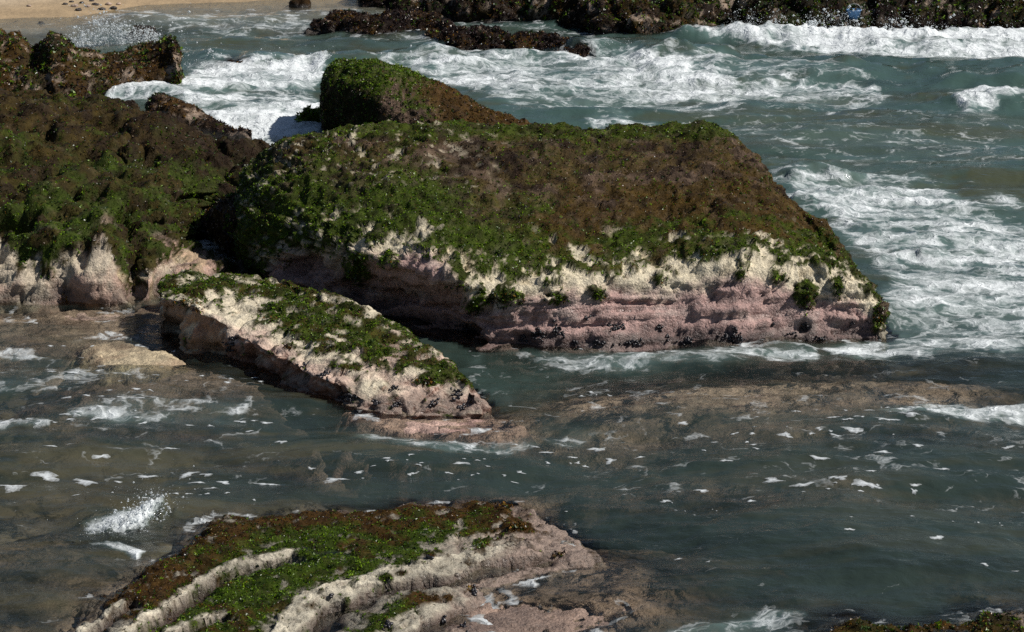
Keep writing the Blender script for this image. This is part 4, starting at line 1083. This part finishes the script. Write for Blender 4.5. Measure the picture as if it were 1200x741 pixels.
CRESTS = [  # run of the crest (photograph), height, width behind, width in front (m)
    ([(205, 78), (300, 78), (390, 76), (470, 78), (560, 76), (690, 74)], .22, .9, .45),
    ([(690, 66), (716, 60), (745, 64), (790, 76)], .20, .6, .5),
    ([(770, 48), (860, 47), (960, 48), (1080, 52), (1260, 56)], .27, .8, .7),
    ([(740, 84), (830, 82), (950, 86), (1080, 92), (1260, 100)], .22, 1.2, .8),
    ([(905, 214), (950, 206), (1010, 212)], .16, .5, .4), ([(920, 240), (955, 240)], .10, .3, .25),
    ([(1060, 305), (1110, 300)], .10, .35, .3), ([(202, 597), (185, 604), (165, 612), (130, 626)], .10, .10, .07), ([(960, 262), (1060, 268)], .05, .3, .25),
    ([(1100, 122), (1150, 116), (1200, 124)], .13, .5, .4), ([(800, 72), (860, 74)], .1, .5, .3),
    ([(840, 410), (868, 401), (905, 404), (940, 406)], .06, .25, .25), ([(1040, 482), (1240, 478)], .05, .3, .3),
    ([(-60, 470), (80, 462), (200, 476)], .035, .3, .3), ([(700, 565), (900, 560), (1220, 575)], .04, .6, .5), ([(780, 645), (960, 655), (1210, 640)], .04, .5, .5),
    ([(380, 540), (560, 560), (760, 545)], .03, .4, .4), ([(900, 612), (1040, 608), (1200, 622)], .03, .4, .4),
]

def bed_grid():
    Pm = np.concatenate(BED); cell = 0.05
    x0, y0, nx, ny = -13.5, 11.0, int(27 / cell), int(41 / cell)
    g = np.full((nx, ny), -0.9, np.float32)
    i = ((Pm[:, 0] - x0) / cell).astype(int); j = ((Pm[:, 1] - y0) / cell).astype(int)
    ok = (i >= 0) & (i < nx) & (j >= 0) & (j < ny)
    # the seabed sheet first, evenly sampled
    xs, ys, z = SEABED
    gx = x0 + (np.arange(nx) + .5) * cell; gy = y0 + (np.arange(ny) + .5) * cell
    zi = np.array([np.interp(gx, xs, z[:, k]) for k in range(len(ys))])          # (len(ys), nx)
    g = np.maximum(g, np.array([np.interp(gy, ys, zi[:, k]) for k in range(nx)]))
    np.maximum.at(g, (i[ok], j[ok]), Pm[ok, 2].astype(np.float32))
    for ax in (0, 1):
        g = np.maximum(g, np.maximum(np.roll(g, 1, ax), np.roll(g, -1, ax)) - 0.03)
    return g, x0, y0, cell

def build_sea():
    g, x0, y0, cell = bed_grid()
    a = np.concatenate([np.linspace(-3.0, -1.2, 40)[:-1], np.linspace(-1.2, 1.2, 720), np.linspace(1.2, 3.0, 40)[1:]])
    inv = np.linspace(1 / 13.6, 1 / 47.0, 520); ys = 1 / inv
    ys = np.concatenate([np.linspace(4, 13.4, 12), ys])
    A, Y = np.meshgrid(a, ys, indexing='ij')
    X = A * Y * HALF * 1.035
    P = np.stack([X, Y, 0 * X], -1).reshape(-1, 3); x, y = P[:, 0], P[:, 1]
    U, V = to_px(P)
    wn = 10 * fb2(P, .9, 3, .55, 401); wn2 = 9 * fb2(P, 2.2, 3, .6, 402)
    foam = np.zeros(len(P))
    for (poly, s, soft) in FOAM_AREAS:
        p = np.array(poly, float); lo = p.min(0) - 40; hi = p.max(0) + 40
        m = (U > lo[0]) & (U < hi[0]) & (V > lo[1]) & (V < hi[1])
        if not m.any(): continue
        k = soft / 10
        sd = poly_sd(U[m] + k * wn[m] * 1.5, V[m] + k * .7 * wn2[m], poly)
        f = s * sstep(-soft, soft, sd)
        foam[m] = np.where(s < .118, foam[m] + f, np.maximum(foam[m], f))
    foam *= np.where(V < 40 + 0 * U, 1, 1 + .55 * fb2(P, .75, 4, .6, 450, (.4, 1.5, 1)) * sstep(.1, .3, foam))
    # heights
    z = 0.075 * fb2(P, .5, 2, .5, 405, (.6, 1.3, 1)) + 0.036 * fb2(P, 1.3, 3, .5, 406, (.5, 1.3, 1)) + 0.012 * fb2(P, 4.5, 3, .55, 407, (.6, 1.2, 1))
    farw = sstep(25, 34, y)
    z += farw * (0.06 * fb2(P, .8, 4, .55, 408, (.5, 1.2, 1)))
    jx = .25 * fb2(P, .8, 3, .6, 409); jy = .35 * fb2(P, .7, 3, .6, 410); hv = .75 + .35 * fb2(P, 1.2, 2, .5, 411)
    for (pts, h, wb, wf) in CRESTS:
        W = [at_z(u, v)[:2] for (u, v) in pts]
        Wa = np.array(W); mg = 2.2 * max(wb, wf) + .5
        m = np.nonzero((x > Wa[:, 0].min() - mg) & (x < Wa[:, 0].max() + mg) & (y > Wa[:, 1].min() - mg) & (y < Wa[:, 1].max() + mg))[0]
        if not len(m): continue
        d, side, t = seg_dist(x[m] + jx[m], y[m] + jy[m], W)
        L = np.where(side > 0, wb, wf)
        fade = sstep(0, .1, t) * sstep(1, .9, t) * .65 + .35
        z[m] += h * fade * np.exp(-(d / L) ** 2) * hv[m]
    rough = sstep(.2, .7, foam)
    z += rough * (.030 * np.abs(fb2(P, 2.2, 4, .55, 412, (.55, 1.2, 1))) + .012 * fb2(P, 8, 3, .6, 413, (.6, 1, 1))) * np.where(y > 24, 1.6, .7)
    ragged = np.exp(-(seg_dist(U, V, [(800, 46), (1260, 50)], 1, 1)[0] / 9) ** 2) * (y > 33) * (V < 70)
    z += ragged * .05 * np.clip(fb2(P, 2.6, 3, .65, 445, (1, .7, 1)), -.2, 1.2)
    spl = np.exp(-(seg_dist(U, V, [(198, 600), (165, 612), (130, 626)])[0] / 10) ** 2)
    z += spl * (.05 * np.abs(fb2(P, 9, 3, .6, 440)) + .03 * np.abs(fb2(P, 26, 2, .6, 441)))
    # depth to whatever lies below
    i = np.clip(((x - x0) / cell).astype(int), 0, g.shape[0] - 1); j = np.clip(((y - y0) / cell).astype(int), 0, g.shape[1] - 1)
    bed = np.where((np.abs(x) < 13.4) & (y > 11.1), g[i, j], -.8)
    sy = shore_y(x); z *= sstep(0.0, 2.5, sy - y) * .97 + .03
    dep = np.clip(z - bed, 0, 2)
    op = 1 - np.exp(-4.2 * dep)
    # swirl of suspended sand
    op = np.clip(op + .30 * fb2(P, 1.1, 5, .62, 415, (.5, 1.4, 1)) * sstep(.02, .2, dep), 0.03, .985)
    shallow = sstep(.7, .15, dep)
    nl = fb2(P, .45, 3, .55, 420, (.5, 1.4, 1)); ns = fb2(P, .9, 6, .68, 421, (.35, 1.6, 1))
    deep = lerp3((.026, .039, .033), (.048, .086, .074), sstep(19, 29, y + 2 * nl))
    sandy = np.array((.066, .064, .040))
    oliv = sstep(22, 27, y)[:, None]
    sandy = sandy * (1 - oliv) + oliv * np.array((.058, .066, .036))
    farb = sstep(24, 28, y) * sstep(-.2, .4, fb2(P, .35, 3, .55, 425, (.35, 1.5, 1)))
    k = np.clip(sstep(.05, .6, ns + .25 * nl) * .75 * (.35 + .65 * np.maximum(sstep(950, 450, U), sstep(22, 26, y))) + .45 * farb + .35 * sstep(560, 250, U) * sstep(20, 16, y), 0, 1)
    tint = deep * (1 - k)[:, None] + sandy * k[:, None]
    milk = sstep(.1, .5, foam)
    tint = tint * (1 - .55 * milk)[:, None] + .55 * milk[:, None] * np.array((.14, .21, .20))
    nearshore = sstep(3.5, .3, sy - y) * sstep(700, 420, U)
    tint = tint * (1 - nearshore)[:, None] + nearshore[:, None] * np.array((.24, .205, .15))
    # contact foam against emergent rock
    con = sstep(.09, .02, dep) * sstep(0.0, .01, dep) * sstep(0, .5, fb2(P, 2.2, 3, .6, 430)) * (y < 40)
    foam = np.maximum(foam, .44 * con)
    P[:, 2] = z
    me = make_mesh('sea', P, grid_faces(len(a), len(ys)), M_WATER, None, {'opacity': op, 'foam': foam, 'tint': tint})
    link('sea', me, label='green-grey sea with foam washing round the rocks', kind='structure')
    return P, len(a), len(ys), a, ys

SEA_P, NA, NY, SEA_A, SEA_Y = build_sea()
SEA_Z = SEA_P[:, 2].reshape(NA, NY)

def sea_z(x, y):
    i = int(np.argmin(np.abs(SEA_A - x / (y * HALF * 1.035)))); j = int(np.argmin(np.abs(SEA_Y - y)))
    return float(SEA_Z[i, j])

# floating flecks of foam: thin domed patches
def flecks():
    rng = np.random.default_rng(77)
    L = [(16, 568, 42), (55, 555, 28), (100, 561, 36), (172, 555, 20), (220, 554, 22), (232, 564, 16), (242, 556, 14), (262, 564, 16), (248, 571, 12), (312, 565, 24), (393, 562, 34), (138, 560, 8), (365, 549, 10),
         (700, 525, 20), (715, 535, 14), (640, 528, 14), (800, 500, 14), (822, 578, 16), (905, 568, 22), (940, 574, 20), (975, 570, 14), (1012, 577, 26), (985, 572, 14), (1020, 562, 12), (995, 633, 10), (1098, 640, 18),
         (1035, 538, 14), (1075, 532, 12), (1105, 557, 16), (880, 590, 10), (1000, 514, 26), (1040, 500, 22), (1066, 495, 20), (960, 545, 16), (780, 590, 10), (850, 545, 12), (540, 545, 14), (500, 590, 10), (1153, 669, 9),
         (1190, 672, 8), (795, 652, 10), (830, 662, 6), (1180, 531, 12), (920, 520, 14), (750, 536, 10), (120, 535, 18), (200, 525, 14), (60, 528, 12), (330, 520, 14), (420, 553, 12), (610, 552, 10)]
    zone = [((0, 400), (300, 520), 50, (4, 12)), ((600, 480), (1190, 600), 50, (3, 10)), ((0, 520), (560, 590), 22, (3, 8)), ((700, 600), (1190, 700), 14, (2, 5)), ((420, 500), (680, 545), 24, (3, 9)), ((540, 390), (660, 470), 16, (3, 8)), ((200, 380), (300, 450), 16, (3, 8))]
    for (lo, hi, n, r) in zone:
        cu, cv = rng.uniform(lo[0], hi[0], max(n // 8, 2)), rng.uniform(lo[1], hi[1], max(n // 8, 2))
        for k in range(n):
            q = rng.integers(len(cu))
            L.append((cu[q] + rng.normal(0, 48), cv[q] + rng.normal(0, 3.5), rng.uniform(*r)))
    Vs, Fs, c = [], [], 0
    for (u, v, wp) in L:
        p = at_z(u, v); 
        ii = np.clip(int((p[0] + 13.5) / .05), 0, BG[0].shape[0] - 1); jj = np.clip(int((p[1] - 11) / .05), 0, BG[0].shape[1] - 1)
        if BG[0][ii, jj] > -0.015: continue
        s = wp * HALF / 600 * p[1] * .5; n = 14
        a = np.linspace(0, 6.283, n, endpoint=False); ph = rng.uniform(0, 6.28, 4); ang = rng.normal(0, .25)
        rr = 1 + .34 * np.sin(2 * a + ph[0]) + .3 * np.sin(3 * a + ph[1]) + .2 * np.sin(5 * a + ph[2]) + rng.normal(0, .07, n)
        asp = rng.uniform(.35, .7); s *= 1.25
        ex = rr * np.cos(a) * s; ey = rr * np.sin(a) * s * asp
        ox = ex * math.cos(ang) - ey * math.sin(ang); oy = ex * math.sin(ang) + ey * math.cos(ang)
        V = []
        for (k, h) in ((1.0, .002), (.85, .005), (.4, .007)):
            V += [(p[0] + ox[q] * k, p[1] + oy[q] * k, sea_z(p[0] + ox[q] * k, p[1] + oy[q] * k) + h) for q in range(n)]
        V.append((p[0], p[1], sea_z(p[0], p[1]) + .008))
        for k in (0, 1):
            Fs += [(c + k * n + q, c + k * n + (q + 1) % n, c + (k + 1) * n + (q + 1) % n) for q in range(n)] + [(c + k * n + q, c + (k + 1) * n + (q + 1) % n, c + (k + 1) * n + q) for q in range(n)]
        Fs += [(c + 2 * n + q, c + 2 * n + (q + 1) % n, c + 3 * n) for q in range(n)]
        Vs += V; c += len(V)
    me = make_mesh('foam_flecks', np.array(Vs), np.array(Fs), M_FLECK, None, {'edge': np.tile(np.concatenate([np.zeros(14), np.full(14, .3), np.full(14, .55), [.6]]), len(Vs) // 43)})
    link('foam_flecks', me, label='small white flecks of foam drifting on the near water', kind='stuff')

BG = bed_grid()
flecks()

# spray: a mass of droplets and torn foam thrown up by a wave
OV = np.array([(1, 0, 0), (-1, 0, 0), (0, 1, 0), (0, -1, 0), (0, 0, 1), (0, 0, -1)], float)
OF = np.array([(0, 2, 4), (2, 1, 4), (1, 3, 4), (3, 0, 4), (2, 0, 5), (1, 2, 5), (3, 1, 5), (0, 3, 5)])
def spray(name, label, pts, n, spread, hgt, size, seed):
    rng = np.random.default_rng(seed)
    Vs, Fs = [], []
    nc = max(n // 45, 3)
    C = []
    for k in range(nc):
        (u, v, pk) = pts[rng.integers(len(pts))]
        p = at_z(u + rng.normal(0, spread), v)
        h = hgt * pk * rng.beta(.9, 2.0)
        C.append((p[0], p[1] + rng.normal(0, .06), h + sea_z(p[0], p[1]), size * rng.uniform(2, 7), rng.normal(0, .7)))
    for k in range(n):
        c = C[rng.integers(nc)]; q = rng.normal(0, 1, 3) * c[3] * np.array([1, 1, 1.5]) * rng.choice([1, 1, 1, 2.6]); q[0] += q[2] * c[4]
        p = np.array(c[:3]) + q
        s = size * min(.22 + rng.pareto(2.2) * .35, 2.2)
        X = OV * s * rng.uniform(.6, 1.3, 3) * (1 + .2 * rng.normal(size=(6, 1))) + p
        Fs.append(OF + 6 * k); Vs.append(X)
    me = make_mesh(name, np.concatenate(Vs), np.concatenate(Fs), M_SPRAY)
    link(name, me, label=label, kind='stuff')

spray('wave_spray', 'white spray thrown up behind the blocky rock at the left', [(90, 57, .6), (100, 56, .9), (112, 55, 1.3), (120, 54, 1.7), (128, 54, 1.6), (136, 54, 1.2), (146, 54, .9), (156, 53, .7), (168, 52, .5), (180, 52, .5)], 9000, 4, .40, .0095, 1)
spray('wave_spray', 'fine spray drops flying right of the blocky rock', [(205, 60, 1.4), (220, 66, 1.3), (235, 72, .9), (215, 74, .8), (200, 50, 1.2), (250, 74, .6)], 260, 9, .5, .012, 2)
spray('wave_spray', 'line of white spray along the crest of the breaker at the right', [(860, 42, .6), (890, 43, .8), (915, 43, 1.2), (950, 44, .8), (980, 44, 1.3), (990, 44, 1.4), (1030, 44, .9), (1060, 44, .8), (1090, 44, .7), (1120, 44, 1.1), (1160, 44, .7), (1190, 44, .6)], 3500, 12, .20, .012, 3)
spray('wave_spray', 'small white burst of water at the left end of the foreground reef', [(190, 604, .7), (178, 608, 1.2), (166, 612, 1.3), (155, 618, 1.0), (145, 622, .8), (132, 626, .6), (120, 628, .4)], 3200, 9, .13, .0048, 4)
spray('wave_spray', 'white splashing crest along the surf line in front of the long low reef', [(u, 80, .7) for u in range(215, 390, 12)] + [(u, 78, .8) for u in range(450, 690, 12)] + [(714, 66, 1.6), (720, 66, 1.3)], 2200, 8, .08, .007, 5)
